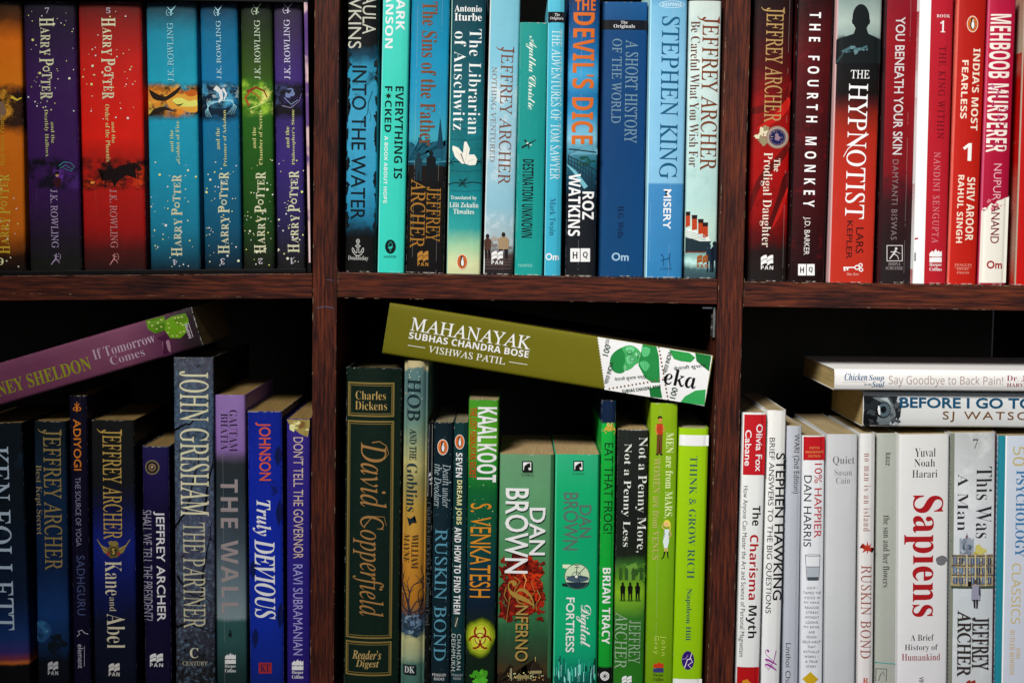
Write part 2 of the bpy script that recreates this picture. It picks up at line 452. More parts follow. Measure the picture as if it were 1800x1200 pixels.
        g = math_node(nt, 'MULTIPLY_ADD', nz, 2 * o['mottle'], 1 - o['mottle'])
        vv = nt.nodes.new('ShaderNodeCombineColor')
        for i in range(3): nt.links.new(g, vv.inputs[i])
        col = mixc(nt, 1.0, col, vv.outputs[0], 'MULTIPLY')
        if o['blot']:
            bl = o['blot'] if isinstance(o['blot'], list) else [o['blot']]
            for (c, sc_, lo, hi, y0, y1) in bl:
                nf = noise(nt, tc, sc_, 6, .68)
                mr = nt.nodes.new('ShaderNodeMapRange'); mr.inputs[1].default_value = lo; mr.inputs[2].default_value = hi
                nt.links.new(nf, mr.inputs[0]); fac = mr.outputs[0]
                if y0 is not None:
                    _, va = s.loc(s._midx(y1), y1); _, vb = s.loc(s._midx(y0), y0); mid, half = (va + vb) / 2, (vb - va) / 2
                    d_ = math_node(nt, 'DIVIDE', math_node(nt, 'ABSOLUTE', math_node(nt, 'SUBTRACT', Z, mid)), half)
                    fac = math_node(nt, 'MULTIPLY', fac, math_node(nt, 'MULTIPLY', math_node(nt, 'ADD', math_node(nt, 'SUBTRACT', 1.0, d_), math_node(nt, 'MULTIPLY', math_node(nt, 'SUBTRACT', nf, .5), .8)), 3.0, clamp=True), clamp=True)
                col = mixc(nt, fac, col, alb(c, k))
        if o['strip']:                                # strips along the spine, printed colour and painted edge light and shade: (u0, u1, colour)
            for (u0, u1, c) in o['strip']:
                a = math_node(nt, 'GREATER_THAN', X, (u0 - .5) * s.w); b2 = math_node(nt, 'LESS_THAN', X, (u1 - .5) * s.w)
                col = mixc(nt, math_node(nt, 'MULTIPLY', a, b2), col, alb(c, k))
        if o['side']: col = mixc(nt, math_node(nt, 'GREATER_THAN', sp.outputs[1], .003), col, alb(o['side'], 1.0))
        # rubbed hinges and chipped head and tail
        wn = noise(nt, tc, 260, 5, .75)
        e1 = math_node(nt, 'MULTIPLY', math_node(nt, 'GREATER_THAN', math_node(nt, 'ABSOLUTE', X), s.w / 2 - .0004), math_node(nt, 'LESS_THAN', sp.outputs[1], .0012))
        e2 = math_node(nt, 'GREATER_THAN', math_node(nt, 'ABSOLUTE', math_node(nt, 'SUBTRACT', Z, s.h / 2)), s.h / 2 - .0006)
        ed = math_node(nt, 'MAXIMUM', e1, e2)
        wm = math_node(nt, 'MULTIPLY', ed, math_node(nt, 'MULTIPLY', math_node(nt, 'SUBTRACT', wn, .62 - .16 * o['wear']), 9, clamp=True), clamp=True)
        col = mixc(nt, math_node(nt, 'MULTIPLY', wm, .8), col, (.55, .53, .48, 1))
        ht = nz
        for u in o['crease']:
            wob = math_node(nt, 'MULTIPLY', math_node(nt, 'SUBTRACT', noise(nt, tc, 20, 2), .5), .0012)
            dd = math_node(nt, 'ABSOLUTE', math_node(nt, 'SUBTRACT', math_node(nt, 'ADD', X, wob), (u - .5) * s.w))
            cm = math_node(nt, 'MULTIPLY', math_node(nt, 'LESS_THAN', dd, .00016), math_node(nt, 'GREATER_THAN', noise(nt, tc, 45, 3), .47))
            col = mixc(nt, math_node(nt, 'MULTIPLY', cm, .18), col, (.6, .62, .6, 1))
        sn = noise(nt, tc, 420, 4, .7, (1, 1, .06)); sm_ = math_node(nt, 'MULTIPLY', math_node(nt, 'SUBTRACT', sn, .62), 5, clamp=True)
        sm_ = math_node(nt, 'MULTIPLY', sm_, math_node(nt, 'MULTIPLY', math_node(nt, 'SUBTRACT', noise(nt, tc, 18, 2), .42), 3, clamp=True))
        col = mixc(nt, math_node(nt, 'MULTIPLY', sm_, .16 * o['wear'] + .03), col, (.6, .6, .58, 1))
        nt.links.new(col, b.inputs['Base Color'])
        rr = math_node(nt, 'MULTIPLY_ADD', noise(nt, tc, 120, 4), .25, o['rough'] - .1); nt.links.new(rr, b.inputs['Roughness'])
        bp = nt.nodes.new('ShaderNodeBump'); bp.inputs['Strength'].default_value = o['bump']; bp.inputs['Distance'].default_value = .0006
        fine = noise(nt, tc, 500, 3); nt.links.new(math_node(nt, 'ADD', math_node(nt, 'MULTIPLY', ht, 1.2), math_node(nt, 'MULTIPLY', fine, .35)), bp.inputs['Height'])
        nt.links.new(bp.outputs[0], b.inputs['Normal'])
        return m

GROUPS = {('L', 0): 'books standing on the upper left shelf', ('L', 1): 'books standing on the lower left shelf',
          ('M', 0): 'books standing on the upper middle shelf', ('M', 1): 'books standing on the lower middle shelf',
          ('R', 0): 'books standing on the upper right shelf', ('R', 1): 'books standing on the lower right shelf'}

def quirky(b, x0, x1, y0, y1, d, col='#fff09a'):
    seq = [('H', 1.15, 1.0, 0), ('A', .85, .62, .1), ('R', .85, .66, .1), ('R', .85, .62, .05), ('Y', .9, .74, -.06), (' ', .25, 0, 0), ('P', .95, 1.0, -.1), ('O', .75, .5, .2), ('T', .8, .7, .12), ('T', .8, .66, 0), ('E', .75, .6, .08), ('R', .95, .85, -.08)]
    tot = sum(q[1] for q in seq); pos = 0; w = x1 - x0; L = y1 - y0; ym = (y0 + y1) / 2
    for ch, lw, hh, dr in seq:
        a, c = pos / tot, (pos + lw * .9) / tot; pos += lw
        if ch == ' ': continue
        if d == 'd': ya, yb = y0 + L * a, y0 + L * c; lo = x0 + w * .12 + w * dr * .6; bx = (lo, lo + w * .86 * hh)
        else: ya, yb = y1 - L * c, y1 - L * a; hi = x1 - w * .12 - w * dr * .6; bx = (hi - w * .86 * hh, hi)
        dx = b._midx((ya + yb) / 2) - b._midx(ym)
        b.t(TI, ch, 's' if ch != 'O' else 'k', (bx[0] + dx, bx[1] + dx, ya, yb), d, col, tight=False, foil=True)

GOLDS = ['#f0e6a0', '#e8d070', '#fff4c8']
# ============================== upper left shelf: the boxed set ==============================
C1 = dict(ytop=4, ybot=474, yd=.013, mottle=.14, mscale=90, bulge=.0007, wear=.6)
b = Book('paperback_book', 'orange paperback at the far left of the upper left shelf, cut by the picture edge', 'L', 0, (-44, 38, -34, 45),
         stops=[(4, '#141008'), (35, '#4a2404'), (70, '#b85a04'), (145, '#b86208'), (165, '#2a1408'), (220, '#2a1408'), (240, '#b05a08'), (400, '#a05008'), (450, '#241004'), (476, '#0c0804')], warp=14, **C1)
b.opt['blot'] = [('#c08020', 36, .5, .6, 150, 215), ('#140a06', 60, .52, .6, 150, 225)]; b.e(IL, '#6c5440', 2, 195, 9, 16, .2); b.ln(IL, '#d8a030', 5, [(20, 170), (30, 176), (38, 172)], 2)
b.t(TI, 'Half-Blood Prince', 's', (-1, 9, 203, 292), 'u', '#a87818'); quirky(b, -6, 20, 305, 446, 'u', '#b89a30')
b.t(TI, '6', 's', (-4, 7, 453, 466), 'x', '#c8c090'); b.dots(IL, GOLDS, (-10, 40, 290, 470), 16, .8, 1.6, 3)

def bset(name, label, xs, stops, num, sub, jk, arch, d, nbox, tbox, ab, sb, art, sbox, jc, nseed, topd):
    b = Book(name, label, 'L', 0, xs, stops=stops, warp=10, **C1)
    art(b)
    b.t(PL, num, 's', nbox, 'h' if d == 'd' else 'x', '#9a96a0'); quirky(b, *tbox, d)
    b.t(TI, 'and the', 't', ab, d, '#e6d478', foil=True); b.t(TI, sub, 't', sb, d, '#e6d478', foil=True)
    b.dots(IL, GOLDS, sbox, 44, .6, 1.5, nseed); b.dots(IL, GOLDS, sbox, 4, 1.9, 2.5, nseed + 9)
    b.t(AU, 'J.K. ROWLING', 'r', jk, d, jc); b.archer(*arch, jc, flip=(d == 'u'))
    return b
def art7(b):
    b.opt['blot'] = [('#08060e', 55, .44, .56, 275, 336), ('#3c1c60', 38, .52, .64, 288, 334), ('#1c3c44', 80, .6, .68, 276, 320)]
    b.blobs(IL, ['#3c1c5c', '#4a2470'], (90, 112, 300, 322), 5, 3, 6, 2); b.ln(IL, '#2c7c7c', 1.2, [(104, 292), (112, 285), (124, 286), (131, 293), (126, 301), (114, 297), (110, 293)], .5)
    b.ln(IL, '#4a9c90', .7, [(106, 296), (116, 290), (128, 299)], .3); b.e(IL, '#a07850', 101, 307, 3, 4); b.e(IL, '#120a10', 101, 304, 4, 3); b.e(IL, '#2c0c14', 102, 321, 6, 10, .1)
def art5(b):
    b.opt['blot'] = [('#3c0c06', 50, .42, .56, 276, 336), ('#b8300a', 34, .52, .62, 284, 330), ('#100404', 70, .5, .6, 278, 334)]
    b.p(IL, '#100404', [(194, 288), (200, 297), (216, 290), (236, 286), (246, 292), (236, 300), (240, 314), (222, 308), (206, 320), (202, 330), (196, 316), (180, 318), (184, 306), (172, 296), (186, 300)]); b.e(IL, '#e0702c', 163, 321, 4, 2.4, .2)
def art4(b):
    b.opt['blot'] = [('#2c1c0c', 42, .38, .5, 144, 212), ('#c07020', 36, .46, .56, 148, 208), ('#e0a040', 60, .55, .64, 150, 206), ('#140c08', 80, .56, .62, 148, 210)]
    b.ps(IL, '#c8842c', [(292, 172), (304, 164), (320, 166), (336, 160), (347, 166), (348, 194), (334, 198), (318, 192), (300, 190)]); b.ps(IL, '#e8b858', [(304, 176), (318, 172), (332, 178), (345, 176), (346, 186), (330, 188), (312, 186)])
    b.ps(IL, '#a04c14', [(324, 162), (342, 158), (347, 166), (334, 170)]); b.ps(IL, '#1c120a', [(262, 158), (274, 164), (290, 170), (304, 162), (318, 152), (314, 162), (302, 172), (288, 178), (270, 174)]); b.ps(IL, '#1c120a', [(262, 204), (272, 192), (290, 188), (306, 196), (290, 194), (276, 200)])
    b.ps(IL, '#3c200c', [(304, 179), (312, 184), (323, 182), (314, 187)], 3)
def art3(b):
    b.opt['blot'] = [('#061828', 40, .36, .5, 142, 216), ('#4898c4', 34, .5, .62, 146, 192), ('#a8dcec', 60, .56, .66, 150, 186)]
    b.ln(IL, '#b8e0f0', 9, [(378, 154), (388, 162), (390, 174), (384, 180)], 4); b.ln(IL, '#d8f0f8', 5, [(392, 156), (398, 166), (394, 176)], 2)
    for k in range(4): b.ln(IL, '#78acc8', 1.6, [(386 - k * 5, 178), (370 - k * 2, 184 - k), (361 + k * 2, 196), (363 + k * 3, 206)], .4); b.ln(IL, '#78acc8', 1.6, [(388 + k * 4, 178), (404 + k * 2, 176), (416 - k * 2, 188), (410 - k * 4, 202)], .4)
def art2(b):
    b.opt['blot'] = [('#2c5810', 44, .36, .48, 134, 208), ('#7ca02c', 36, .48, .6, 138, 206), ('#b8c860', 66, .56, .66, 140, 204), ('#7c2410', 50, .56, .64, 146, 200)]
    b.ln(IL, '#6c2410', 5, [(434, 162), (450, 154), (464, 160), (470, 172)], 2); b.ln(IL, '#8c3418', 4, [(438, 186), (431, 172), (440, 161), (452, 167), (460, 177)], 1); b.ln(IL, '#a8bc70', 1.6, [(440, 191), (456, 185), (472, 177)], .6)
def art1(b):
    b.opt['blot'] = [('#0c0a10', 40, .36, .5, 142, 212), ('#384068', 40, .52, .62, 148, 190), ('#8c6448', 34, .6, .7, 160, 206)]
    b.e(IL, '#586488', 510, 164, 7, 9, .3); b.e(IL, '#141420', 508, 161, 4, 4, .3); b.ln(IL, '#78688c', 1.4, [(496, 186), (512, 190), (526, 178), (530, 164)], .5); b.ln(IL, '#7484a8', 1, [(500, 172), (512, 184), (524, 176)])
bset('paperback_book', 'thick dark purple paperback with a large 7 at its head, inside the black box set', (40, 133, 52, 145),
     [(4, '#16141c'), (40, '#1c1028'), (140, '#2c1240'), (270, '#2c1042'), (340, '#280d3a'), (420, '#18101e'), (460, '#12120f'), (477, '#12120f')],
     '7', 'Deathly Hallows', (89, 104, 333, 436), (91, 108, 445, 465), 'd', (79.5, 87, 14, 24), (68, 97, 32, 176), (90, 97, 215, 252), (77, 87, 193, 275), art7, (50, 130, 12, 196), '#8a7c98', 11, 0)
bset('paperback_book', 'thick bright red paperback with a large 5 at its head, widest of the boxed set', (137, 248, 146, 259),
     [(4, '#3c1410'), (50, '#7c1410'), (110, '#a41610'), (240, '#b41408'), (275, '#8c1208'), (335, '#8e100a'), (400, '#7c0c0a'), (440, '#3c0e0c'), (477, '#1c0e0c')],
     '5', 'Order of the Phoenix', (193, 208, 333, 436), (194, 210, 445, 465), 'd', (187, 194.5, 14, 24), (177, 205, 32, 176), (196.5, 203.5, 215, 252), (185, 195, 184, 285), art5, (146, 240, 12, 210), '#a06868', 12, 0)
bset('paperback_book', 'wide teal blue paperback with a golden orange painting, directly right of the thick red one', (255.5, 345.5, 264, 353),
     [(2, '#18242a'), (25, '#1a4250'), (60, '#147086'), (140, '#148096'), (215, '#147c94'), (300, '#12748c'), (400, '#106078'), (450, '#0c3c4e'), (475, '#0a1c26')],
     '4', 'Goblet of Fire', (294, 306.5, 41, 144), (292, 310, 10, 29), 'u', (304, 312, 456, 466), (300, 322, 306, 450), (298.5, 305.5, 229, 267), (309, 316.5, 213, 283), art4, (266, 348, 285, 470), '#7cb0c0', 13, 0)
bset('paperback_book', 'deep blue boxed paperback with a glowing pale blue animal shape, next to the green one', (351, 417, 359, 426),
     [(2, '#101820'), (25, '#0c3850'), (60, '#0a5474'), (140, '#0a5c84'), (215, '#0a587c'), (300, '#0a5270'), (400, '#0a4058'), (450, '#0a2838'), (475, '#0a141c')],
     '3', 'Prisoner of Azkaban', (380, 390, 37, 140), (376, 391, 10, 29), 'u', (388, 395.5, 454, 465), (382, 405, 301, 446), (379.5, 387, 225, 263), (391.5, 399, 194, 293), art3, (362, 424, 280, 468), '#8cb0c4', 14, 0)
bset('paperback_book', 'dark green paperback with a red and lime painting between blue and purple books', (422, 478.5, 428, 483),
     [(2, '#141814'), (25, '#141c12'), (70, '#1c2c10'), (130, '#284010'), (200, '#1c4a10'), (300, '#184010'), (400, '#14300e'), (450, '#141c10'), (475, '#0e100c')],
     '2', 'Chamber of Secrets', (447, 458.5, 36, 140), (442, 460, 6, 27), 'u', (454.5, 462, 454, 464), (446, 469.5, 301, 445), (443.5, 450.5, 224, 261), (454.5, 462, 194, 290), art2, (430, 480, 280, 468), '#9cac94', 15, 0)
bset('paperback_book', 'narrow violet paperback at the right end of the black box set', (480.5, 531, 487, 537),
     [(2, '#24202a'), (60, '#2c2040'), (130, '#302058'), (200, '#281c50'), (280, '#2a1c58'), (380, '#201a40'), (440, '#181620'), (475, '#121210')],
     '1', "Philosopher's Stone", (499, 511, 35, 140), (497, 515, 5, 25), 'u', (509.5, 517, 454, 464), (505, 528, 299, 444), (502, 509, 223, 260), (512, 520, 193, 290), art1, (489, 534, 280, 468), '#a8a4c4', 16, 0)

# ============================== upper middle shelf ==============================
b = Book('paperback_book', 'black and blue paperback with an anchor at its foot, first beside the left upright', 'M', 0, (611, 667, 606, 660), h=.222, ybot=475, yd=.012,
         stops=[(-30, '#0a0a0c'), (80, '#0a0c10'), (98, '#0c4058'), (115, '#2a8aac'), (200, '#3c9cc0'), (330, '#3496bc'), (385, '#1c7094'), (402, '#0c2430'), (415, '#0a0a0a'), (476, '#0e0e0e')], warp=22, mottle=.3, mscale=40,
         blot=('#0c3c50', 60, .56, .7, 95, 410), depth=.14)
rnd = random.Random(5)
for sx in (609, 664):
    for i in range(26):
        y = rnd.uniform(95, 400); b.e(IL, '#0a1418', sx - (y - 240) * .014, y, rnd.uniform(2, 6), rnd.uniform(5, 14), .5, seed=i)
b.ln(IL, '#123c4c', .9, [(655, 160), (648, 180), (646, 200), (638, 210), (634, 225)], .4); b.ln(IL, '#123c4c', .8, [(647, 190), (652, 204), (650, 215)], .3)
b.t(AU, 'PAULA', 'g', (637, 661.5, -22, 61), 'd', '#c4c4b4'); b.t(AU, 'HAWKINS', 'g', (612, 637, -62, 86), 'd', '#c4c4b4')
b.t(TI, 'INTO THE WATER', 'g', (616, 645, 116.5, 386), 'd', '#0c1820'); b.t(PL, '⚓', 'g', (619, 640, 420, 450), 'h', '#d8d8d4'); b.t(PL, 'Doubleday', 's', (612, 647.5, 449.5, 459), 'h', '#b8b8b4')

b = Book('paperback_book', 'bright turquoise paperback with white and black capitals on the upper middle shelf', 'M', 0, (672.5, 721, 663, 710.5), h=.212, ybot=478, yd=.006,
         stops=[(-10, '#48d0be'), (200, '#3cccb8'), (480, '#38d2be')], mottle=.05, strip=[(0, .05, '#7cf0e0')], depth=.135)  # left strip: edge highlight painted into the cover colour
b.t(AU, 'MARK', 'G', (696, 713, -24, 54), 'd', '#e6f0ea'); b.t(AU, 'MANSON', 'G', (676.5, 693, -36, 85.5), 'd', '#e6f0ea')
b.t(TI, 'EVERYTHING IS', 'G', (692, 710, 152.5, 314.5), 'd', '#081a18'); b.t(TI, 'F', 'G', (676.5, 690, 152, 161), 'd', '#081a18'); b.t(TI, 'CKED', 'G', (675.5, 689, 177, 233), 'd', '#081a18')
b.e(IL, '#081a18', 683, 169, 3.4); [b.ln(IL, '#081a18', .9, [(683 - 6 * math.cos(a), 169 - 6 * math.sin(a)), (683 + 6 * math.cos(a), 169 + 6 * math.sin(a))]) for a in (0, .7, 1.5, 2.3)]
b.t(TI, 'A BOOK ABOUT HOPE', 'G', (673.5, 682.5, 239.5, 357.5), 'd', '#e0f0ea')
b.e(PL, '#081a18', 686.5, 433.5, 9.5, 12.5, n=26); b.t(PL, '🌳', 'g', (682.5, 690.5, 425, 442), 'h', '#38d2be'); b.t(PL, 'HARPER', 'n', (675, 697, 449, 453.5), 'h', '#081a18')

b = Book('paperback_book', 'worn paperback fading from sky blue to black with a city skyline and copper lettering', 'M', 0, (724, 791, 711.5, 781), h=.218, ybot=480, yd=.009, crease=(.17, .8),
         stops=[(-10, '#0e7a9c'), (100, '#1488b0'), (190, '#2490b4'), (245, '#3a9cb0'), (268, '#1a6078'), (290, '#0e4456'), (292, '#14100e'), (482, '#0e0c0c')], warp=5, mottle=.15, wear=1.0)
sky = [(719, 262)]; rnd = random.Random(9); x = 719
while x < 784:
    hgt = rnd.uniform(3, 22); wd = rnd.uniform(3, 7); sky += [(x, 262 - hgt), (x + wd, 262 - hgt)]; x += wd
sky = sky + [(785, 262), (784, 284), (718, 284)]; b.p(IL, '#175468', sky)
b.p(IL, '#123c50', [(768, 262), (771, 240), (773, 222), (774, 206), (775, 222), (777, 240), (780, 262)])
b.ln(IL, '#58a4b4', 1.2, [(717, 284), (784, 284)]); b.blobs(IL, ['#0e5068', '#2c7c90'], (720, 780, 268, 290), 9, 3, 7, 2, .3)
b.person(736, 268, 322, '#14303c', 13); b.person(758, 265, 320, '#0a1216', 17); b.band(IL, '#0f0c0c', 318, 330)
b.t(TI, 'The Sins of the Father', 's', (737, 770, 4, 257), 'd', '#7c4a2c', foil=True)
b.t(AU, 'JEFFREY', 'r', (748, 775, 329, 425), 'd', '#b07c34', foil=True); b.t(AU, 'ARCHER', 'r', (720, 749, 315, 436), 'd', '#b07c34', foil=True); b.pan(734, 753, 441, 459, '#b07c34')

b = Book('paperback_book', 'dark teal paperback with a white butterfly over barbed wire and a cream foot', 'M', 0, (794.5, 853, 783, 846), h=.213, ybot=480, yd=.007, strip=[(0, .03, '#a8d0c0')],
         stops=[(-5, '#0a3440'), (60, '#0c4450'), (180, '#125c66'), (240, '#127078'), (300, '#106a70'), (350, '#12828a'), (400, '#2c9c98'), (430, '#98c8a0'), (465, '#d8dca8'), (482, '#c8d0a0')], warp=12, mottle=.2,
         blot=('#0a4a54', 35, .5, .75, 170, 330), depth=.13)
for y in (225, 245, 262, 300, 335): b.ln(IL, '#0e4c54', 1.0, [(792, y), (820, y + 2), (850, y - 1)], .4)
b.t(AU, 'Antonio', 's', (799, 847, 10, 21.5), 'h', '#e8ece8'); b.t(AU, 'Iturbe', 's', (799, 847, 24, 37.5), 'h', '#e8ece8')
b.t(TI, 'The Librarian', 't', (822, 847, 52, 237), 'd', '#e4eae8', 1.06); b.t(TI, 'of Auschwitz', 't', (796, 820, 56, 229), 'd', '#e4eae8', 1.06)
for y, a in ((284, 0), (321, 1)):
    b.ln(IL, '#0a2428', 1.6, [(786 + a * -1, y + 3), (800, y), (815, y + 2), (830, y - 1), (848, y + 1)])
    for cx in ((792, 843) if a == 0 else (812, 815)): b.ln(IL, '#0a2428', 1.4, [(cx - 5, y - 6), (cx + 5, y + 8)]); b.ln(IL, '#0a2428', 1.4, [(cx + 6, y - 7), (cx - 6, y + 7)])
b.p(IL, '#e8e6da', [(812, 288), (800, 276), (795, 262), (796, 256), (806, 260), (814, 270), (816, 250), (820, 249), (826, 262), (824, 272), (834, 272), (839, 280), (836, 290), (826, 291), (818, 288)])
b.ln(IL, '#58483c', 2, [(810, 270), (817, 288)], 1); b.ln(IL, '#c4beac', .8, [(814, 284), (802, 266)]); b.ln(IL, '#c4beac', .8, [(819, 284), (821, 258)]); b.ln(IL, '#c4beac', .8, [(820, 286), (833, 280)])
b.t(PL, 'Translated by', 's', (792, 838, 344.5, 352.5), 'h', '#dce8e0'); b.t(PL, 'Lilit Zekulin', 's', (790, 841, 356, 365), 'h', '#dce8e0'); b.t(PL, 'Thwaites', 's', (797, 833.5, 367.5, 376.5), 'h', '#dce8e0'); b.penguin(812.5, 460, 9.6, 13.8)

b = Book('paperback_book', 'pale sky blue paperback with clouds, copper capitals and two walking figures at its foot', 'M', 0, (861, 915, 849, 902.5), h=.217, ybot=481, yd=.012, strip=[(0, .04, '#e0e8e8')],
         stops=[(-10, '#74b4c4'), (90, '#78b8cc'), (190, '#90c0d0'), (260, '#98bccc'), (360, '#88b8c8'), (430, '#a8b4b8'), (447, '#4c3c38'), (482, '#1c1a20')], warp=14, mottle=.12, blot=[('#dce4e4', 26, .5, .66, 120, 440)], wear=.8)
b.ja((875, 903, 84, 325), '#7c4c38'); b.t(TI, 'NOTHING VENTURED', 'r', (860.5, 874, 118, 285), 'd', '#7a6a64')
b.blobs(IL, ['#a09890', '#78706c'], (854, 900, 416, 440), 8, 4, 8, 4); b.person(857, 411, 458, '#4a3028', 13, head='#281812', leg='#1c1416'); b.person(885, 408, 458, '#a08868', 20, head='#2c1c14', leg='#201c20')
for y in (456, 461, 466, 472): b.ln(IL, '#6c5c54', .8, [(852, y), (898, y)])
b.pan(864, 884, 441, 456, '#e8e8e8')

b = Book('paperback_book', 'short plain teal paperback with a cursive white author name and a small aeroplane', 'M', 0, (914, 962.5, 903, 954.6), ytop=40, ybot=482, yd=.008, stops=[(40, '#1e8c84'), (250, '#148a84'), (482, '#1a9890')], mottle=.08, crease=(.06,), wear=.9)
b.t(AU, 'Agatha Christie', 'S', (922, 944, 64, 193), 'd', '#dce8dc', .78); b.t(TI, 'DESTINATION UNKNOWN', 'G', (916, 938.5, 280.5, 418), 'd', '#0c1c1c'); b.t(PL, 'HARPER', 'g', (911.5, 936, 464, 469), 'h', '#8cc8c0')
b.ln(IL, '#182424', 4, [(917, 260), (930, 253), (942, 246)], 1.4); b.ln(IL, '#182424', 3.4, [(922, 246), (928, 254), (930, 262)], 1.6); b.e(IL, '#c8d4cc', 927, 252, 2, 1.6); b.e(IL, '#c8d4cc', 933, 255, 1.6, 1.3)

b = Book('paperback_book', 'slim sky blue paperback with small capitals and a black band at its head', 'M', 0, (964, 993, 956, 986.7), h=.207, ybot=482, yd=.007, stops=[(-2, '#50b0c8'), (150, '#3ca4bc'), (482, '#3aa8c4')], mottle=.06, strip=[(0, .06, '#7cd0e0')])
b.band(IL, '#101014', 21.5, 40); b.t(PL, 'The', 's', (975, 984, 24, 29), 'h', '#c8c8c8'); b.t(PL, 'Originals', 's', (967, 990, 30, 36.5), 'h', '#c8c8c8')
b.t(TI, 'THE ADVENTURES OF TOM SAWYER', 'r', (966.5, 988, 53, 316.5), 'd', '#c4dce0'); b.t(AU, 'Mark Twain', 't', (965.5, 977, 349, 414), 'd', '#1c4c68'); b.t(PL, 'Om', 'k', (959, 982, 445, 457.5), 'h', '#f0f4f4')

b = Book('paperback_book', 'dark blue paperback with huge orange capitals and a misty bridge scene', 'M', 0, (1001.6, 1054.6, 992, 1048), h=.214, ybot=483, yd=.005, crease=(.42,),
         stops=[(-10, '#142c50'), (25, '#0e3c6c'), (95, '#1a649c'), (130, '#3c98c4'), (170, '#1c6ca0'), (200, '#2484b4'), (245, '#7cb8cc'), (262, '#4c8ca4'), (285, '#1c6070'), (315, '#0c3c50'), (345, '#101820'), (482, '#17181c')], warp=14, mottle=.18, wear=.9)
b.p(IL, '#5c98ac', [(997, 272), (1010, 268), (1025, 258), (1040, 256), (1050, 262), (1050, 272)]); b.blobs(IL, ['#1c5c50', '#144840'], (1015, 1050, 275, 292), 7, 3, 8, 3, .4)
for i in range(9): b.ln(IL, '#182a38', 1.4, [(1000 + i * 5, 272 + i * 3.2), (999 + i * 5, 296 + i * 5)])
for q in (0, 6, 12): b.ln(IL, '#1c3444', 1.5, [(998, 274 + q), (1020, 284 + q * 1.3), (1048, 300 + q * 1.9)], 2.4)
b.ln(IL, '#142430', 2, [(1000, 262), (1048, 268)]); b.ln(IL, '#70b0c0', 3, [(996, 290), (1010, 302), (1030, 330)], 8)
b.t(TI, 'THE', 'G', (1011, 1047, 0, 19.5), 'h', '#c86420'); b.t(TI, "DEVIL'S DICE", 'G', (1004, 1046, 23, 254.5), 'd', '#c86420')
b.t(AU, 'WATKINS', 'G', (998, 1021, 306, 415), 'd', '#f0f2f2'); b.t(AU, 'ROZ', 'G', (1023, 1044.5, 337, 386), 'd', '#f0f2f2'); b.hq(1002.5, 1037, 436.5, 460)

b = Book('paperback_book', 'wide plain royal blue paperback with faint grey capitals and a black band', 'M', 0, (1057.5, 1139, 1049, 1131.7), ytop=4, ybot=485, yd=.015, stops=[(4, '#164e80'), (60, '#083c6c'), (250, '#053868'), (485, '#07406e')], mottle=.09, rough=.5)
b.band(IL, '#0c1016', 36, 53); b.t(PL, 'The', 's', (1091, 1103, 37.5, 42.5), 'h', '#c8c8c8'); b.t(PL, 'Originals', 's', (1078.5, 1116, 43.5, 51.5), 'h', '#c8c8c8')
b.t(TI, 'A SHORT HISTORY', 'r', (1097, 1122, 71, 252), 'd', '#6c8898'); b.t(TI, 'OF THE WORLD', 'r', (1074, 1093.5, 69, 217), 'd', '#6c8898'); b.t(AU, 'H.G. Wells', 's', (1085, 1096.5, 362.5, 419), 'd', '#0a1c3c'); b.t(PL, 'Om', 'k', (1075, 1105, 444, 458.5), 'h', '#9cbcd4')

b = Book('paperback_book', 'pale blue paperback with thin dark blue capitals and a darker lower block reading MISERY', 'M', 0, (1143, 1208.7, 1134, 1200), h=.215, ybot=486, yd=.005, crease=(.1, .62), strip=[(0, .035, '#a8dce8')],
         stops=[(-5, '#4c8cb0'), (12, '#6ca8c8'), (100, '#7cb4d4'), (321, '#7cb4d4'), (324, '#3c80b4'), (486, '#2c78ac')], mottle=.13, wear=1.0)
b.t(TI, 'STEPHEN KING', 'r', (1158, 1195, 30, 315), 'd', '#18587c', foil=True); b.t(TI, 'MISERY', 'q', (1165, 1180, 333, 403), 'd', '#e8f0f4')
b.ring(PL, '#c4dce8', 1181, 8.5, 22, 6, .9); b.t(PL, 'SUSPENSE', 'G', (1164, 1198, 5.5, 11.5), 'h', '#c4dce8')
b.ln(PL, '#18507c', 2.4, [(1162, 446), (1166, 452), (1166, 467)], 1.6); b.ln(PL, '#18507c', 2.4, [(1177, 445), (1176, 456), (1178, 468)], 1.8); b.ln(PL, '#18507c', 1.8, [(1161, 458), (1178, 453)]); b.t(PL, 'HODDER', 'g', (1160.5, 1181, 470, 474.5), 'h', '#18507c')

b = Book('paperback_book', 'off-white mottled paperback with rust brown capitals and an ocean liner at its foot', 'M', 0, (1211.7, 1269, 1202.5, 1260), ytop=2, ybot=487, yd=.006, page='#8c9c94',
         stops=[(0, '#bccac4'), (150, '#c0d4d0'), (350, '#a8ccc8'), (400, '#b8d4c8'), (440, '#a8c8bc'), (447, '#709c98'), (460, '#b8e0d8'), (474, '#3c5c60'), (487, '#304850')], warp=14, mottle=.1, blot=[('#80b4b0', 30, .52, .75, 0, 480), ('#e0e8e0', 22, .55, .7, 0, 400)], wear=.7)
b.p(IL, '#d8e0d8', [(1205, 402), (1216, 402), (1232, 410), (1246, 416), (1248, 424), (1232, 426), (1204, 424)]); b.p(IL, '#1c2c34', [(1203, 416), (1230, 424), (1250, 424), (1240, 442), (1203, 442)])
for x, y in ((1208, 372), (1220, 378), (1231, 385), (1239, 391)): b.p(IL, '#b03c1c', [(x - 4, y + 5), (x + 5, y + 5), (x + 5, y + 25), (x - 4, y + 27)]); b.p(IL, '#241814', [(x - 4.5, y), (x + 5.5, y), (x + 5, y + 7), (x - 4, y + 7)])
for q in range(5): b.ln(IL, '#90a0a0', .7, [(1206, 406 + q * 3), (1240, 414 + q * 2)])
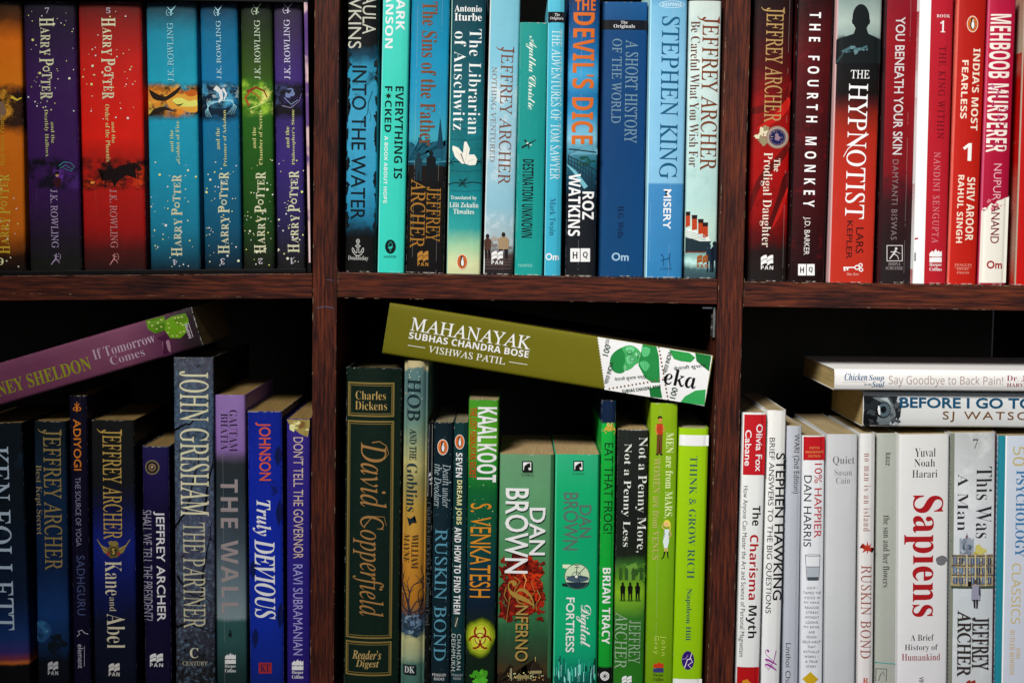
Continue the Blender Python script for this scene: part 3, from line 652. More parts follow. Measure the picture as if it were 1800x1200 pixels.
b.ln(IL, '#6c2c20', 2, [(1203, 443), (1240, 443)]); b.person(1246, 428, 478, '#182838', 11); b.person(1256, 424, 478, '#0e1a28', 14)
b.ja((1229.5, 1264, 31, 300), '#7c3c1c'); b.t(TI, 'Be Careful What You Wish For', 't', (1210, 1231, 38, 294), 'd', '#5c3428'); b.pan(1224.5, 1244, 448, 462, '#94501c')

# ============================== upper right shelf ==============================
b = Book('paperback_book', 'dark red draped-cloth paperback with gold capitals and a round blue seal', 'R', 0, (1321, 1398, 1312.6, 1381), h=.216, ybot=492, yd=.012, crease=(.9,),
         stops=[(-5, '#180a0c'), (60, '#2c0a0c'), (120, '#480808'), (180, '#840808'), (300, '#980806'), (370, '#8c0606'), (415, '#500606'), (440, '#201010'), (492, '#1c1817')], warp=30, mottle=.3, mscale=25, blot=('#280404', 16, .5, .68, 100, 450), wear=.5, depth=.11)
for c_, pts in (('#5c0805', [(1393, 140), (1392, 158), (1370, 186), (1340, 198), (1322, 200), (1322, 190), (1350, 182), (1376, 164)]), ('#480604', [(1388, 300), (1386, 330), (1372, 372), (1350, 410), (1336, 420), (1352, 386), (1366, 346), (1376, 312)]), ('#5c0805', [(1388, 250), (1380, 276), (1356, 302), (1334, 334), (1320, 370), (1318, 350), (1334, 310), (1362, 278)]), ('#b01810', [(1386, 172), (1384, 196), (1352, 222), (1330, 226), (1356, 206)]), ('#ac1610', [(1384, 330), (1382, 350), (1370, 380), (1356, 402), (1368, 368)])): b.ps(IL, c_, pts)
b.ja((1342, 1378, 15, 215.5), '#b8945c')
b.blobs(IL, ['#b4a884', '#8c8060', '#d0c8a8'], (1328, 1350, 222, 250), 8, 4, 8, 3); b.e(IL, '#8c7868', 1366, 241.7, 20); b.e(IL, '#b0a090', 1366, 241.7, 17); b.e(IL, '#5c4c5c', 1366, 241.7, 15.5); b.e(IL, '#141c4c', 1366, 241.7, 12); b.e(IL, '#8c7080', 1366, 241.7, 5, 6, .3)
b.dots(IL, ['#c0a880'], (1354, 1378, 228, 255), 12, .5, .9, 4)
b.t(TI, 'The', 's', (1359.5, 1371, 279, 302), 'd', '#e4d8c8'); b.t(TI, 'Prodigal Daughter', 't', (1334, 1358, 268.5, 434.5), 'd', '#e4d8c8'); b.pan(1337, 1358.5, 448, 465, '#f0eeee')

b = Book('paperback_book', 'blackish red mottled paperback with widely spaced white capitals down its spine', 'R', 0, (1401, 1467.4, 1385.5, 1448.5), h=.216, ybot=493, yd=.009,
         stops=[(-5, '#200608'), (100, '#4c0a0e'), (220, '#3c080c'), (330, '#3a080c'), (493, '#180608')], warp=20, mottle=.5, mscale=45, blot=('#78101a', 34, .55, .72, None, None), strip=[(0, .06, '#140406'), (.94, 1, '#200608')], depth=.13)
yy = [23, 44, 46, 72, 74, 92]
b.t(TI, 'THE FOURTH MONKEY', 'G', (1411, 1443, 23, 364.5), 'd', '#f0eeee', 1.9); b.t(AU, 'J.D. BARKER', 'g', (1409, 1424, 381.5, 448), 'd', '#e0dcd8'); b.hq(1402.5, 1431.5, 464, 484)

b = Book('paperback_book', 'orange-red paperback with a dark silhouetted man at its head and key at its foot', 'R', 0, (1471, 1552, 1456, 1536), h=.214, ybot=495, yd=.006, strip=[(0, .03, '#c8a0a0')],
         stops=[(-5, '#788c88'), (40, '#a0b0a8'), (62, '#8a9c98'), (70, '#142426'), (110, '#0c0e10'), (165, '#120a0a'), (180, '#401010'), (200, '#781c10'), (240, '#a02414'), (320, '#b0281a'), (495, '#b42c1c')], warp=12, mottle=.12, depth=.13, wear=.6)
b.e(IL, '#101618', 1513, 32, 15, 24); b.e(IL, '#101618', 1500, 38, 3, 6); b.e(IL, '#101618', 1526, 38, 3, 6); b.p(IL, '#101618', [(1504, 48), (1522, 48), (1526, 60), (1548, 70), (1549, 112), (1466, 112), (1468, 70), (1500, 60)])
b.ln(IL, '#406068', 5, [(1480, 92), (1495, 84), (1510, 88), (1524, 82)], 4); b.blobs(IL, ['#304c54', '#5c7c80'], (1486, 1530, 82, 94), 7, 2, 5, 3, .6); b.ln(IL, '#2c4044', 4, [(1470, 110), (1484, 92)], 2)
b.t(TI, 'THE', 'r', (1495, 1528, 124, 138.5), 'h', '#f0ece8'); b.t(TI, 'HYPNOTIST', 'r', (1484, 1526, 148, 385.5), 'd', '#f4f0ea')
b.ln(TI, '#f4f0ea', 2.4, [(1526, 236), (1510, 246), (1490, 262), (1482, 276)], 1); b.t(AU, 'LARS', 'g', (1503, 1518, 400, 445), 'd', '#2c1010'); b.t(AU, 'KEPLER', 'g', (1486.5, 1498.5, 388, 455), 'd', '#2c1010')
b.ring(PL, '#f4f0e8', 1506, 470, 4, 3.4, 2); b.ring(PL, '#f4f0e8', 1512, 466, 3, 2.6, 1.8); b.ring(PL, '#f4f0e8', 1513, 474, 3, 2.6, 1.8); b.ln(PL, '#f4f0e8', 2.2, [(1482, 470), (1503, 470)]); b.ln(PL, '#f4f0e8', 3, [(1484, 470), (1484, 476)]); b.ln(PL, '#f4f0e8', 3, [(1489, 470), (1489, 475)])
b.t(PL, 'blue door', 't', (1488, 1509, 479, 484), 'h', '#d8b0a4')

b = Book('paperback_book', 'dark red paperback turning charcoal at its foot with grey capitals, right of the silhouette book', 'R', 0, (1553, 1614, 1538.5, 1603), h=.214, ybot=496, yd=.014, crease=(.78,),
         stops=[(-5, '#781020'), (80, '#880c18'), (200, '#7c0a14'), (300, '#6c0c14'), (335, '#481018'), (360, '#301014'), (420, '#241416'), (496, '#221c1e')], warp=26, mottle=.3, mscale=40, blot=('#1c1214', 30, .52, .7, 300, 440), strip=[(0, .12, '#2c0a10')])
b.t(TI, 'YOU BENEATH YOUR SKIN', 'q', (1568, 1591, 31, 272.5), 'd', '#c8c4c4'); b.t(AU, 'DAMYANTI BISWAS', 'g', (1565, 1579, 281, 421.5), 'd', '#7c6c6e', 1.2)
for a, c in (((1558, 431.5), (1586, 431.5)), ((1558, 458.5), (1586, 458.5))): b.ln(PL, '#d0cccc', 1.2, [a, c])
for x in (1558.6, 1585.4): b.ln(PL, '#d0cccc', 1.2, [(x, 431), (x, 459)])
b.ln(PL, '#d0cccc', 1.6, [(1563, 455), (1570, 446), (1574, 440)], 3.5); b.ln(PL, '#d0cccc', 1.6, [(1571, 446), (1577, 450), (1579, 456)], 1); b.ln(PL, '#d0cccc', 1.4, [(1565, 443), (1574, 442), (1582, 446)], .8); b.e(PL, '#d0cccc', 1574.5, 437, 2.3)
b.t(PL, 'SIMON &', 's', (1561, 1582, 461, 467), 'h', '#8c8484'); b.t(PL, 'SCHUSTER', 's', (1556.5, 1586, 468.5, 474), 'h', '#8c8484')

b = Book('paperback_book', 'crimson paperback with a broad white strip down its whole left edge', 'R', 0, (1617.4, 1678, 1605, 1664), h=.214, ybot=497, yd=.006, stops=[(-5, '#b01c2c'), (200, '#ac1826'), (497, '#b01c28')], mottle=.08, strip=[(0, .31, '#e6ecea')], wear=.7, depth=.13)
b.t(PL, 'BOOK', 's', (1646, 1670, 26, 31.5), 'h', '#e4dcdc', 1.2); b.t(PL, '1', 's', (1652, 1661, 37, 57.5), 'h', '#f0eaea')
b.t(TI, 'THE KING WITHIN', 'r', (1646, 1663, 82, 244), 'd', '#600c18', 1.2); b.t(AU, 'NANDINI SENGUPTA', 'r', (1637, 1653, 268, 427.5), 'd', '#cc7c84', 1.2); b.harper(1633, 1655, 440, 461)
b.p(IL, '#b01c2c', [(1607, 418), (1614, 418), (1614, 420.5), (1607, 420.5)]); b.p(IL, '#8c9494', [(1605.5, 444), (1610, 444), (1610, 458), (1605.5, 458)])

b = Book('paperback_book', 'scarlet paperback with a small penguin oval at its head and bold cream capitals', 'R', 0, (1682, 1736.7, 1666, 1715.5), h=.214, ybot=497.5, yd=.007, stops=[(-5, '#a41810'), (200, '#b01a10'), (497, '#b41c10')], mottle=.07, strip=[(0, .06, '#d05c50')], wear=.8)
b.penguin(1708.8, 43, 9.8, 14.5); b.t(TI, "INDIA'S MOST", 'G', (1705, 1723, 86, 230), 'd', '#ecd8c4'); b.t(TI, 'FEARLESS', 'G', (1687, 1702, 106.5, 209), 'd', '#ecd8c4'); b.t(TI, '1', 'G', (1691.5, 1707, 252, 283), 'h', '#f4eee4')
b.t(AU, 'SHIV AROOR', 'G', (1695.5, 1714, 312, 423), 'd', '#ecd8c4'); b.t(AU, 'RAHUL SINGH', 'G', (1679.5, 1694.5, 308, 427), 'd', '#ecd8c4')
for i, s_ in enumerate(('PENGUIN', 'EBURY', 'PRESS')): b.t(PL, s_, 's', ((1677.7, 1707.4) if i == 0 else (1681, 1702.5)) + (463.5 + i * 6.6 + (.6 if i else 0), 468 + i * 6.6), 'h', '#d89080', 1.1)
b.ln(PL, '#d89080', .5, [(1677, 470), (1708, 470)])

b = Book('paperback_book', 'magenta paperback torn to white across its lower third, with heavy white capitals', 'R', 0, (1739, 1786.6, 1718.7, 1769.5), h=.214, ybot=498, yd=.006, stops=[(-5, '#a81438'), (60, '#b01038'), (200, '#a80c30'), (330, '#a01034'), (498, '#98102c')], mottle=.1, strip=[(0, .05, '#c05070')], depth=.13)
b.p(IL, '#e4e0d4', [(1722, 372), (1727, 366), (1729, 372), (1735, 369), (1738, 361), (1742, 357), (1747, 360), (1752, 353), (1760, 351), (1766, 348), (1773.5, 346), (1776, 342), (1769, 497), (1719, 497)])
b.blobs(IL, ['#e4e0d4', '#c8707c'], (1726, 1772, 350, 372), 10, 1, 3.5, 3)
b.t(TI, 'MEHBOOB MURDERER', 'G', (1732, 1778, 26, 268.5), 'd', '#ecdcd4'); b.blobs(TI, ['#b0587c', '#a83058', '#a80c3c'], (1740, 1772, 150, 262), 26, 1, 3, 8, 1.4)
b.t(AU, 'NUPUR', 'g', (1744, 1760, 288, 352), 'd', '#e0a0ac'); b.t(AU, 'ANAND', 'g', (1739.5, 1757, 360, 427.5), 'd', '#781424'); b.t(PL, 'Om', 'k', (1733.5, 1760.5, 458, 472), 'h', '#98101c')

b = Book('paperback_book', 'bright red paperback with a frayed pale left edge, cut by the right picture edge', 'R', 0, (1801, 1862, 1784, 1844), h=.214, ybot=499, yd=.005, stops=[(-5, '#a40c08'), (497, '#b40c08')], mottle=.1, strip=[(0, .03, '#a89884')], wear=1.0, depth=.12)
# ============================== lower left shelf ==============================
PG = dict(page='#a88c58')
b = Book('paperback_book', 'near-black navy paperback with a sunset strip at its foot and huge pale capitals', 'L', 1, (-62, 38, -46, 55), ytop=743, yd=.010, depth=.12,
         stops=[(743, '#0a1218'), (900, '#0a131c'), (1050, '#0a1830'), (1120, '#122c5c'), (1145, '#302860'), (1158, '#6c2c38'), (1165, '#b05c24'), (1169, '#0c0a0c'), (1230, '#08080a')], warp=5, mottle=.3, blot=('#142838', 70, .58, .75, 743, 1080), **PG)
b.t(AU, 'KEN FOLLETT', 'r', (-24, 27, 785, 1107), 'd', '#9cacbc')
b = Book('paperback_book', 'dark navy paperback with gold serif capitals, its head level with the far left book', 'L', 1, (61, 113.7, 64, 125), ytop=740, yd=.010,
         stops=[(740, '#0c1418'), (800, '#0c1a28'), (850, '#0c2038'), (1000, '#0a1c3c'), (1080, '#103060'), (1130, '#0c2444'), (1160, '#080c14'), (1230, '#080c14')], warp=24, mottle=.35, mscale=30, **PG)
b.e(IL, '#1c4068', 73, 1108, 17, 20, .08); b.blobs(IL, ['#10304c', '#285880'], (66, 88, 1092, 1124), 6, 3, 7, 3); b.blobs(IL, ['#0a141c'], (88, 122, 1112, 1150), 6, 5, 10, 4); b.e(IL, '#4c7ca0', 84, 1108, 1.6)
b.ja((76, 111, 755, 1001), '#94804c'); b.t(TI, 'Best Kept Secret', 't', (60.5, 75.5, 817, 939), 'd', '#84744c'); b.pan(85, 103, 1161, 1176, '#a8a8ac')
b = Book('paperback_book', 'tall slim dark violet paperback with orange capitals between two navy books', 'L', 1, (120.6, 152.7, 129.4, 160), ytop=695, yd=.009, stops=[(695, '#0c0a1c'), (900, '#0a081c'), (1230, '#0c0820')], mottle=.15, depth=.13, **PG)
b.ln(PL, '#c87020', 1.6, [(132, 709), (136, 715), (140, 709)]); b.ln(PL, '#c87020', 1.4, [(136, 706), (136, 724)]); b.ring(PL, '#c87020', 132.5, 718, 3, 2.6, 1.4); b.ring(PL, '#c87020', 139.5, 718, 3, 2.6, 1.4)
b.t(TI, 'ADIYOGI', 'q', (129, 144, 736, 826), 'd', '#bc6c20'); b.t(TI, 'THE SOURCE OF YOGA', 'g', (132.5, 144, 838, 959), 'd', '#74708c'); b.t(AU, 'SADHGURU', 'g', (135, 151, 975, 1080), 'd', '#3c4468')
b.t(PL, 'element', 'g', (137, 147.5, 1131, 1173), 'd', '#a4a4b0'); b.ln(PL, '#a4a4b0', 1.3, [(136, 1117), (141, 1113), (138, 1108), (145, 1106), (148, 1110), (155, 1114)]); b.ln(PL, '#a4a4b0', .7, [(149, 1134), (149, 1170)])
b = Book('paperback_book', 'thick black and royal blue paperback with a gold winged crest halfway down', 'L', 1, (160, 235, 164, 242), ytop=738, yd=.010,
         stops=[(738, '#141414'), (850, '#101216'), (890, '#0e1030'), (960, '#101c68'), (1020, '#0c144c'), (1100, '#0c1024'), (1230, '#080c18')], warp=30, mottle=.3, mscale=25, **PG)
b.ja((180, 216, 755, 947), '#bc9c50')
for q in (-1, 1):
    for k in range(4): b.ln(IL, ['#6c5c30', '#8c7840'][k % 2], 4.5, [(200 + q * 8, 972 - k * 2), (200 + q * (16 + k * 2), 970 - k * 4), (200 + q * (22 + k * 2.4), 956 - k * 3)], .8)
b.e(IL, '#5c5028', 200, 966, 11, 14, .15); b.e(IL, '#2c2814', 200, 968, 6, 8); b.e(IL, '#7c6c38', 200, 954, 9, 4.5, .2); b.t(IL, '$', 's', (197, 203, 962, 974), 'h', '#b09848')
for q in (-1, 1): b.e(IL, '#842c30', 200 + q * 9, 972, 2.5, 4)
b.t(TI, 'Kane', 't', (185, 214.5, 985, 1045), 'd', '#bcb49c'); b.t(TI, 'and', 't', (193, 205, 1048, 1073), 'd', '#a8a08c'); b.t(TI, 'Abel', 't', (188, 221, 1077, 1138), 'd', '#bcb49c'); b.pan(192, 211, 1164, 1178, '#c0bcb8')
b = Book('paperback_book', 'short dark purple paperback with a round seal near its head, left of the stone-patterned book', 'L', 1, (247.7, 298, 256, 301), ytop=784, yd=.007,
         stops=[(784, '#1c1644'), (840, '#18103c'), (900, '#100a2c'), (1230, '#0e0a24')], mottle=.2, warp=10, wear=1.1, **PG)
b.e(IL, '#6c6048', 268, 820.6, 13); b.e(IL, '#1c1c20', 268, 820.6, 10.5); b.e(IL, '#8c6c48', 268, 820.6, 6.5); b.e(IL, '#241c2c', 268, 820.6, 4.8); b.e(IL, '#8c7c60', 268, 820, 2.6, 3, .3)
b.t(AU, 'JEFFREY ARCHER', 'q', (270, 292, 898, 1091), 'd', '#c8c4cc'); b.t(TI, 'SHALL WE TELL THE PRESIDENT?', 'g', (249, 269.5, 896, 1090), 'd', '#8c8898'); b.pan(264, 287, 1147, 1162, '#d4d0d4')
b = Book('hardback_book', 'tall thick blue-grey book with a rough stone pattern and cream serif capitals', 'L', 1, (303.4, 376, 310, 377.4), ytop=628, yd=.005, hard=True, depth=.15, bulge=.0028, side='#101014',
         stops=[(625, '#444850'), (720, '#34485c'), (800, '#3c4858'), (900, '#3c4054'), (1000, '#383c4c'), (1100, '#2c2c38'), (1180, '#18181c'), (1230, '#121014')], warp=40, mottle=.9, mscale=260, bump=1.0, rough=.6,
         blot=[('#5c7488', 300, .5, .75, None, None), ('#040508', 180, .56, .7, None, None), ('#040508', 15, .60, .65, None, None), ('#483c50', 9, .5, .75, None, None)], **PG)
for pts in ([(306, 755), (330, 745), (350, 735), (372, 700)], [(308, 930), (330, 890), (352, 800), (366, 745)], [(362, 900), (372, 820), (374, 740)], [(352, 1060), (362, 980), (374, 900)], [(310, 1010), (330, 1040), (372, 1055)], [(308, 1100), (340, 1095), (372, 1110)]):
    rnd = random.Random(len(pts) + int(pts[0][1])); pp = []
    for (a, c), (d, e) in zip(pts, pts[1:]):
        for t in range(6): pp.append((a + (d - a) * t / 6 + rnd.uniform(-3, 3), c + (e - c) * t / 6 + rnd.uniform(-2, 2)))
    b.ln(IL, '#08080c', 4.5, pp, 1.0)
b.t(AU, 'JOHN GRISHAM', 'r', (316, 369, 652, 906), 'd', '#c4c0a0'); b.t(TI, 'THE PARTNER', 'r', (322, 363, 917, 1102), 'd', '#a8a48c'); b.t(PL, 'C', 's', (335, 350, 1136, 1154), 'h', '#b8b4a0'); b.t(PL, 'CENTURY', 'r', (322, 366, 1160, 1167), 'h', '#a8a490')
b = Book('paperback_book', 'lilac-headed paperback fading to misty grey with large metallic grey capitals', 'L', 1, (375.5, 430, 377.5, 435.7), ytop=693.5, yd=.010, depth=.13,
         stops=[(693, '#80649a'), (790, '#785a94'), (803, '#4c4058'), (815, '#24282c'), (860, '#202a30'), (950, '#38424a'), (1040, '#5c6c74'), (1085, '#6c7c80'), (1092, '#284848'), (1130, '#244444'), (1180, '#182c2c'), (1230, '#142424')], warp=5, mottle=.15, crease=(.3,), **PG)
b.t(AU, 'GAUTAM', 't', (403, 418, 720, 793), 'd', '#1c1424'); b.t(AU, 'BHATIA', 't', (388.5, 401.5, 726, 790), 'd', '#1c1424'); b.t(TI, 'THE WALL', 'G', (388, 420, 842, 1077), 'd', '#9c9090', 1.15, foil=True)
b.e(IL, '#101818', 405, 1114, 3, 5, .2); b.e(IL, '#101818', 405, 1107, 1.6, 2); b.harper(396, 415, 1148, 1165)
b = Book('paperback_book', 'vivid blue paperback with brush-painted white lettering and an orange author name', 'L', 1, (435.7, 494, 437.5, 501), ytop=722.7, yd=.008, depth=.13, side='#0c0e1c',
         stops=[(722, '#0c1c78'), (900, '#0c208c'), (1080, '#0c2488'), (1230, '#0a1c60')], mottle=.25, mscale=20, blot=('#081038', 14, .56, .6, None, None), wear=1.2, **PG)
for x, y, a in ((490, 800, 20), (492, 900, 26), (446, 1000, 18), (494, 1080, 26), (450, 1120, 20)): b.p(IL, '#0a1444', [(x, y - a * .9), (x + 5, y - 6), (x + 3, y + 8), (x - 2, y + a), (x - 7, y + 4), (x - 6, y - 8)])
b.t(AU, 'JOHNSON', 'q', (449, 477, 742, 844), 'd', '#b44c30'); b.t(TI, 'Truly', 'b', (444, 477, 878, 941), 'd', '#e0e0ec'); b.t(TI, 'DEVIOUS', 'b', (447, 485, 947, 1087), 'd', '#f0f0f8', .92)
b.p(PL, '#882428', [(455, 1163), (478, 1163), (478, 1182), (455, 1182)]); b.t(PL, 'KT', 's', (458.5, 474.5, 1166, 1179), 'h', '#1c1440')
b = Book('paperback_book', 'indigo paperback with a torn gold corner, last beside the upright on the lower left shelf', 'L', 1, (502.8, 545.5, 504.5, 544.7), ytop=736, yd=.010, stops=[(736, '#2c2070'), (900, '#241c6c'), (1230, '#201460')], mottle=.1, depth=.13, **PG)
b.p(IL, '#8c7c44', [(503, 737), (545, 737), (545, 748), (541, 768), (528, 762), (510, 748)]); b.blobs(IL, ['#b8a868', '#6c5028', '#d0c48c', '#54401c'], (510, 543, 740, 758), 12, 2, 5, 4)
b.t(TI, "DON'T TELL THE GOVERNOR", 'g', (516, 534, 768, 981), 'd', '#b4a090'); b.t(AU, 'RAVI SUBRAMANIAN', 'g', (515.5, 532.5, 991, 1150), 'd', '#8c88b8'); b.harper(513.5, 533.5, 1159, 1176, '#dcd0d8')

b = Book('leaning_paperback_book', 'mauve paperback leaning on top of the lower left row, with two green dice', 'L', 1, None, lying=((-72, 696), (347, 573), 71), yd=.004,
         stops=[(700, '#6c3858'), (640, '#703a5c'), (600, '#744064'), (585, '#64304c'), (572, '#3c1c30')], mottle=.22, wear=.9, group='books laid across the lower rows', page='#8c7850')
b.stops = [(0, '#20181c'), (.06, '#281820'), (.16, '#502840'), (.3, '#6a3a50'), (.6, '#64344c'), (1, '#60304a')]
b.tl(AU, 'SIDNEY SHELDON', 's', 58, 667, 212, 24, '#7c8018'); b.tl(TI, 'If Tomorrow', 't', 218, 608, 113, 18, '#a08c9c'); b.tl(TI, 'Comes', 't', 224, 626, 62, 15, '#a08c9c')
b.ps(IL, '#8c6878', [(286, 600), (298, 598), (300, 622), (290, 626)], 2); b.p(IL, '#3c1430', [(276, 594), (292, 586), (300, 590), (296, 596), (292, 600), (296, 616), (304, 624), (288, 630), (287, 600)])
b.p(IL, '#4c7410', [(256, 563), (288, 555), (294, 570), (290, 580), (274, 586), (260, 578)]); b.p(IL, '#3c6408', [(274, 586), (290, 580), (294, 570), (284, 568), (272, 574)])
b.p(IL, '#58840f', [(292, 562), (302, 556), (326, 550), (332, 562), (328, 584), (318, 594), (300, 594), (290, 580)]); b.p(IL, '#486c0c', [(304, 557), (326, 550), (330, 562), (314, 572), (308, 566)])
for x, y in ((262, 566), (268, 572), (278, 567), (284, 562), (276, 578), (284, 574), (308, 559), (314, 558), (320, 557), (312, 567), (318, 568), (322, 571), (296, 568), (298, 576), (296, 584), (304, 590), (312, 590), (318, 584), (324, 582)): b.e(IL, '#a0a860', x, y, 2.2, 1.5, n=8)
b.tl(PL, 'HARPER', 'G', 331, 581, 4.6, 27, '#b0a4ac', d='h', rot=math.radians(0)); b.items.pop()
b.tl(PL, 'HARPER', 'G', 331, 581, 27, 5, '#b0a4ac', d='h'); b.ln(PL, '#b0a4ac', .9, [(331.5, 566), (340, 592)])

# ============================== lower middle shelf ==============================
b = Book('hardback_book', 'tall dark green clothbound book with gold frames and cursive gold lettering', 'M', 1, (608.5, 707, 603, 701), ytop=646, yd=.013, hard=True, bulge=.005, depth=.15, rough=.55,
         stops=[(646, '#06180f'), (900, '#081a14'), (1230, '#081a12')], mottle=.25, mscale=200, bump=.5, page='#7c7050')
for (y0, y1) in ((671, 731), (738, 1119), (1124, 1184)):
    b.frame('gold_frame', '#8c7840', .035, .875, y0, y1, 3.0); b.frame('gold_frame', '#8c7840', .075, .835, y0 + 5, y1 - 5, 1.1)
b.t(AU, 'Charles', 't', (626, 679, 686, 701), 'h', '#c0a060', foil=True); b.t(AU, 'Dickens', 't', (625, 681, 704, 719), 'h', '#c0a060', foil=True)
b.t(TI, 'David', 'i', (634, 682, 776, 890), 'd', '#a87c48', foil=True); b.t(TI, 'Copperfield', 'i', (620, 677, 904, 1080), 'd', '#a87c48', foil=True)
b.ln(TI, '#a87c48', 2, [(655, 776), (668, 774), (680, 782), (684, 796), (676, 806)], .7, foil=True); b.ln(TI, '#a87c48', 2, [(640, 924), (656, 905), (676, 906), (680, 922)], .7, foil=True)
b.t(PL, "Reader's", 'b', (620, 671, 1139, 1155), 'h', '#c0a468', foil=True); b.t(PL, 'Digest', 'b', (626, 667, 1156, 1172), 'h', '#c0a468', foil=True)
b = Book('hardback_book', 'slim tall storybook with a painted grey-green and sunset orange spine and bare tree', 'M', 1, (710.8, 754, 704, 746), ytop=633, yd=.010, hard=True, bulge=.005, depth=.15,
         stops=[(633, '#b0a478'), (645, '#b4a880'), (652, '#4c6c6c'), (700, '#506c6c'), (745, '#5c786c'), (790, '#8c946c'), (812, '#a8a068'), (850, '#8c8450'), (890, '#a08038'), (960, '#b07c2c'), (1050, '#9c641c'), (1085, '#2c3848'), (1108, '#384c58'), (1120, '#a8a878'), (1150, '#8c9878'), (1165, '#44685c'), (1230, '#3c6058')], warp=26, mottle=.25, mscale=40, blot=[('#b8a86c', 24, .58, .64, 655, 860)], page='#a89870')
rnd = random.Random(4)
def branch(x, y, ang, L, wd, dep):
    pts = [(x, y)]
    for q in range(4): ang += rnd.uniform(-.28, .28); x += math.cos(ang) * L / 4; y += math.sin(ang) * L / 4; x = min(745, max(708, x)); pts.append((x, y))
    b.ln(IL, '#262430', wd, pts, wd * .55)
    if dep:
        for q in (1, 2, 4): branch(*pts[q], ang + rnd.choice((-1, 1)) * rnd.uniform(.5, .9), L * rnd.uniform(.5, .72), wd * .6, dep - 1)
branch(722, 1088, -1.45, 62, 4.6, 3); branch(712, 1092, -1.1, 44, 2.8, 2); branch(738, 1090, -1.75, 50, 2.6, 2)
b.blobs(IL, ['#3c5068', '#587088', '#243444', '#6c8494'], (708, 744, 1078, 1112), 34, 2, 5, 3); b.dots(IL, ['#c8d0c0'], (712, 748, 650, 700), 16, .5, 1.1, 3)
b.p(IL, '#102028', [(716, 906), (722, 909), (730, 903), (727, 910), (733, 915), (725, 915), (720, 921), (719, 914)])
b.t(TI, 'HOB', 'r', (716, 740, 664, 737), 'd', '#14282c'); b.t(TI, 'AND THE', 'r', (720, 733, 751, 806), 'd', '#20343c'); b.t(TI, 'Goblins', 't', (714, 734.5, 812, 896), 'd', '#20343c'); b.t(AU, 'WILLIAM', 't', (723, 736, 936, 995), 'd', '#4c3820'); b.t(AU, 'MAYNE', 't', (709, 720.5, 936, 985), 'd', '#4c3820')
b.p(PL, '#141c20', [(709, 1164), (732, 1164), (732, 1181), (709, 1181)]); b.t(PL, 'DK', 's', (711.5, 729.5, 1167, 1178), 'h', '#b8bcbc')
b = Book('paperback_book', 'thinnest black paperback on the lower middle shelf, its faint grey lettering beside the painted storybook', 'M', 1, (753, 761, 746, 756), ytop=740, yd=.012, stops=[(740, '#080a0c'), (1230, '#0a0c0c')], page='#8c7c60')
b.t(TI, 'CHARLES DICKENS • A Christmas Carol', 's', (746.5, 758.5, 882, 1098), 'd', '#3c4444'); b.ln(IL, '#8c8c8c', .9, [(760, 745), (758.5, 872)]); b.ln(IL, '#8c8c8c', .7, [(754.5, 745), (752, 872)]); b.blobs(IL, ['#6c6c6c', '#acacac'], (751, 760, 830, 852), 4, 1.5, 3, 2)
b = Book('paperback_book', 'dark teal starry paperback with a penguin oval and blue serif capitals', 'M', 1, (763, 797, 756.5, 790.5), ytop=742, yd=.010, stops=[(742, '#0a1a20'), (900, '#0c2028'), (1150, '#0a1c24'), (1230, '#102028')], mottle=.2, page='#9c9278')
b.dots(IL, ['#6c8890', '#385860'], (760, 795, 750, 1175), 60, .4, .9, 5); b.penguin(778.5, 785, 9.5, 14)
b.t(TI, 'Death under', 'i', (777.5, 793, 815, 891), 'd', '#98a8ac'); b.t(TI, 'the Deodars', 'i', (763, 777, 815, 889), 'd', '#98a8ac'); b.t(AU, 'RUSKIN BOND', 'r', (762, 787, 929, 1160), 'd', '#4c8498'); b.t(PL, 'PENGUIN', 'G', (760, 784, 1182, 1187), 'h', '#a8acac'); b.t(PL, 'BOOKS', 'G', (763, 781, 1189, 1194), 'h', '#a8acac')
b = Book('paperback_book', 'slim dark teal paperback with bold white and yellow capitals and a penguin oval', 'M', 1, (798, 823, 791.5, 816.5), ytop=742, yd=.009, stops=[(742, '#0c3030'), (1230, '#0c2c30')], mottle=.1, page='#9c9278')
b.penguin(808, 776, 8.5, 13)
b.t(TI, 'SEVEN', 'G', (801, 813, 795, 838), 'd', '#dce0dc'); b.t(TI, 'DREAM JOBS', 'G', (800, 812.5, 843, 921), 'd', '#ccc890'); b.t(TI, 'AND HOW TO FIND THEM', 'G', (797, 811, 926, 1078), 'd', '#dce0dc')
b.e(IL, '#3c3c38', 802, 1092, 3, 10); b.ln(IL, '#b8b8a8', 1.2, [(800, 1100), (805, 1084)]); b.t(AU, 'CHANDAN', 'g', (802.5, 810.5, 1113, 1176), 'd', '#b0b8b4', 1.2); b.t(AU, 'DESHMUKH', 'g', (793, 801, 1113, 1178), 'd', '#b0b8b4', 1.1); b.t(PL, 'PENGUIN', 'G', (794, 813, 1183, 1187), 'h', '#8c9494'); b.t(PL, 'BOOKS', 'G', (797, 811, 1189, 1193), 'h', '#8c9494')
b = Book('paperback_book', 'green and black paperback with a yellow glow and red hazard sign near its foot', 'M', 1, (824.6, 876.5, 816.5, 871), ytop=702.5, yd=.008, depth=.13,
         stops=[(702, '#3c8420'), (780, '#4c9420'), (815, '#207c24'), (860, '#0c5428'), (930, '#0c4434'), (1000, '#0a2c38'), (1060, '#081828'), (1100, '#101c18'), (1230, '#081c0c')], warp=12, mottle=.2, page='#b8a880')
b.dots(IL, ['#b8dc90', '#78b060'], (824, 876, 706, 930), 34, .4, 1.0, 8)
b.t(TI, 'KAALKOOT', 'G', (838, 874, 715, 847), 'd', '#e0e8dc'); b.t(TI, 'THE LOST HIMALAYAN SECRET', 'G', (825, 838.5, 716, 839), 'd', '#a83818'); b.t(AU, 'S. VENKATESH', 'g', (825, 864, 884, 1049), 'd', '#c07c20')
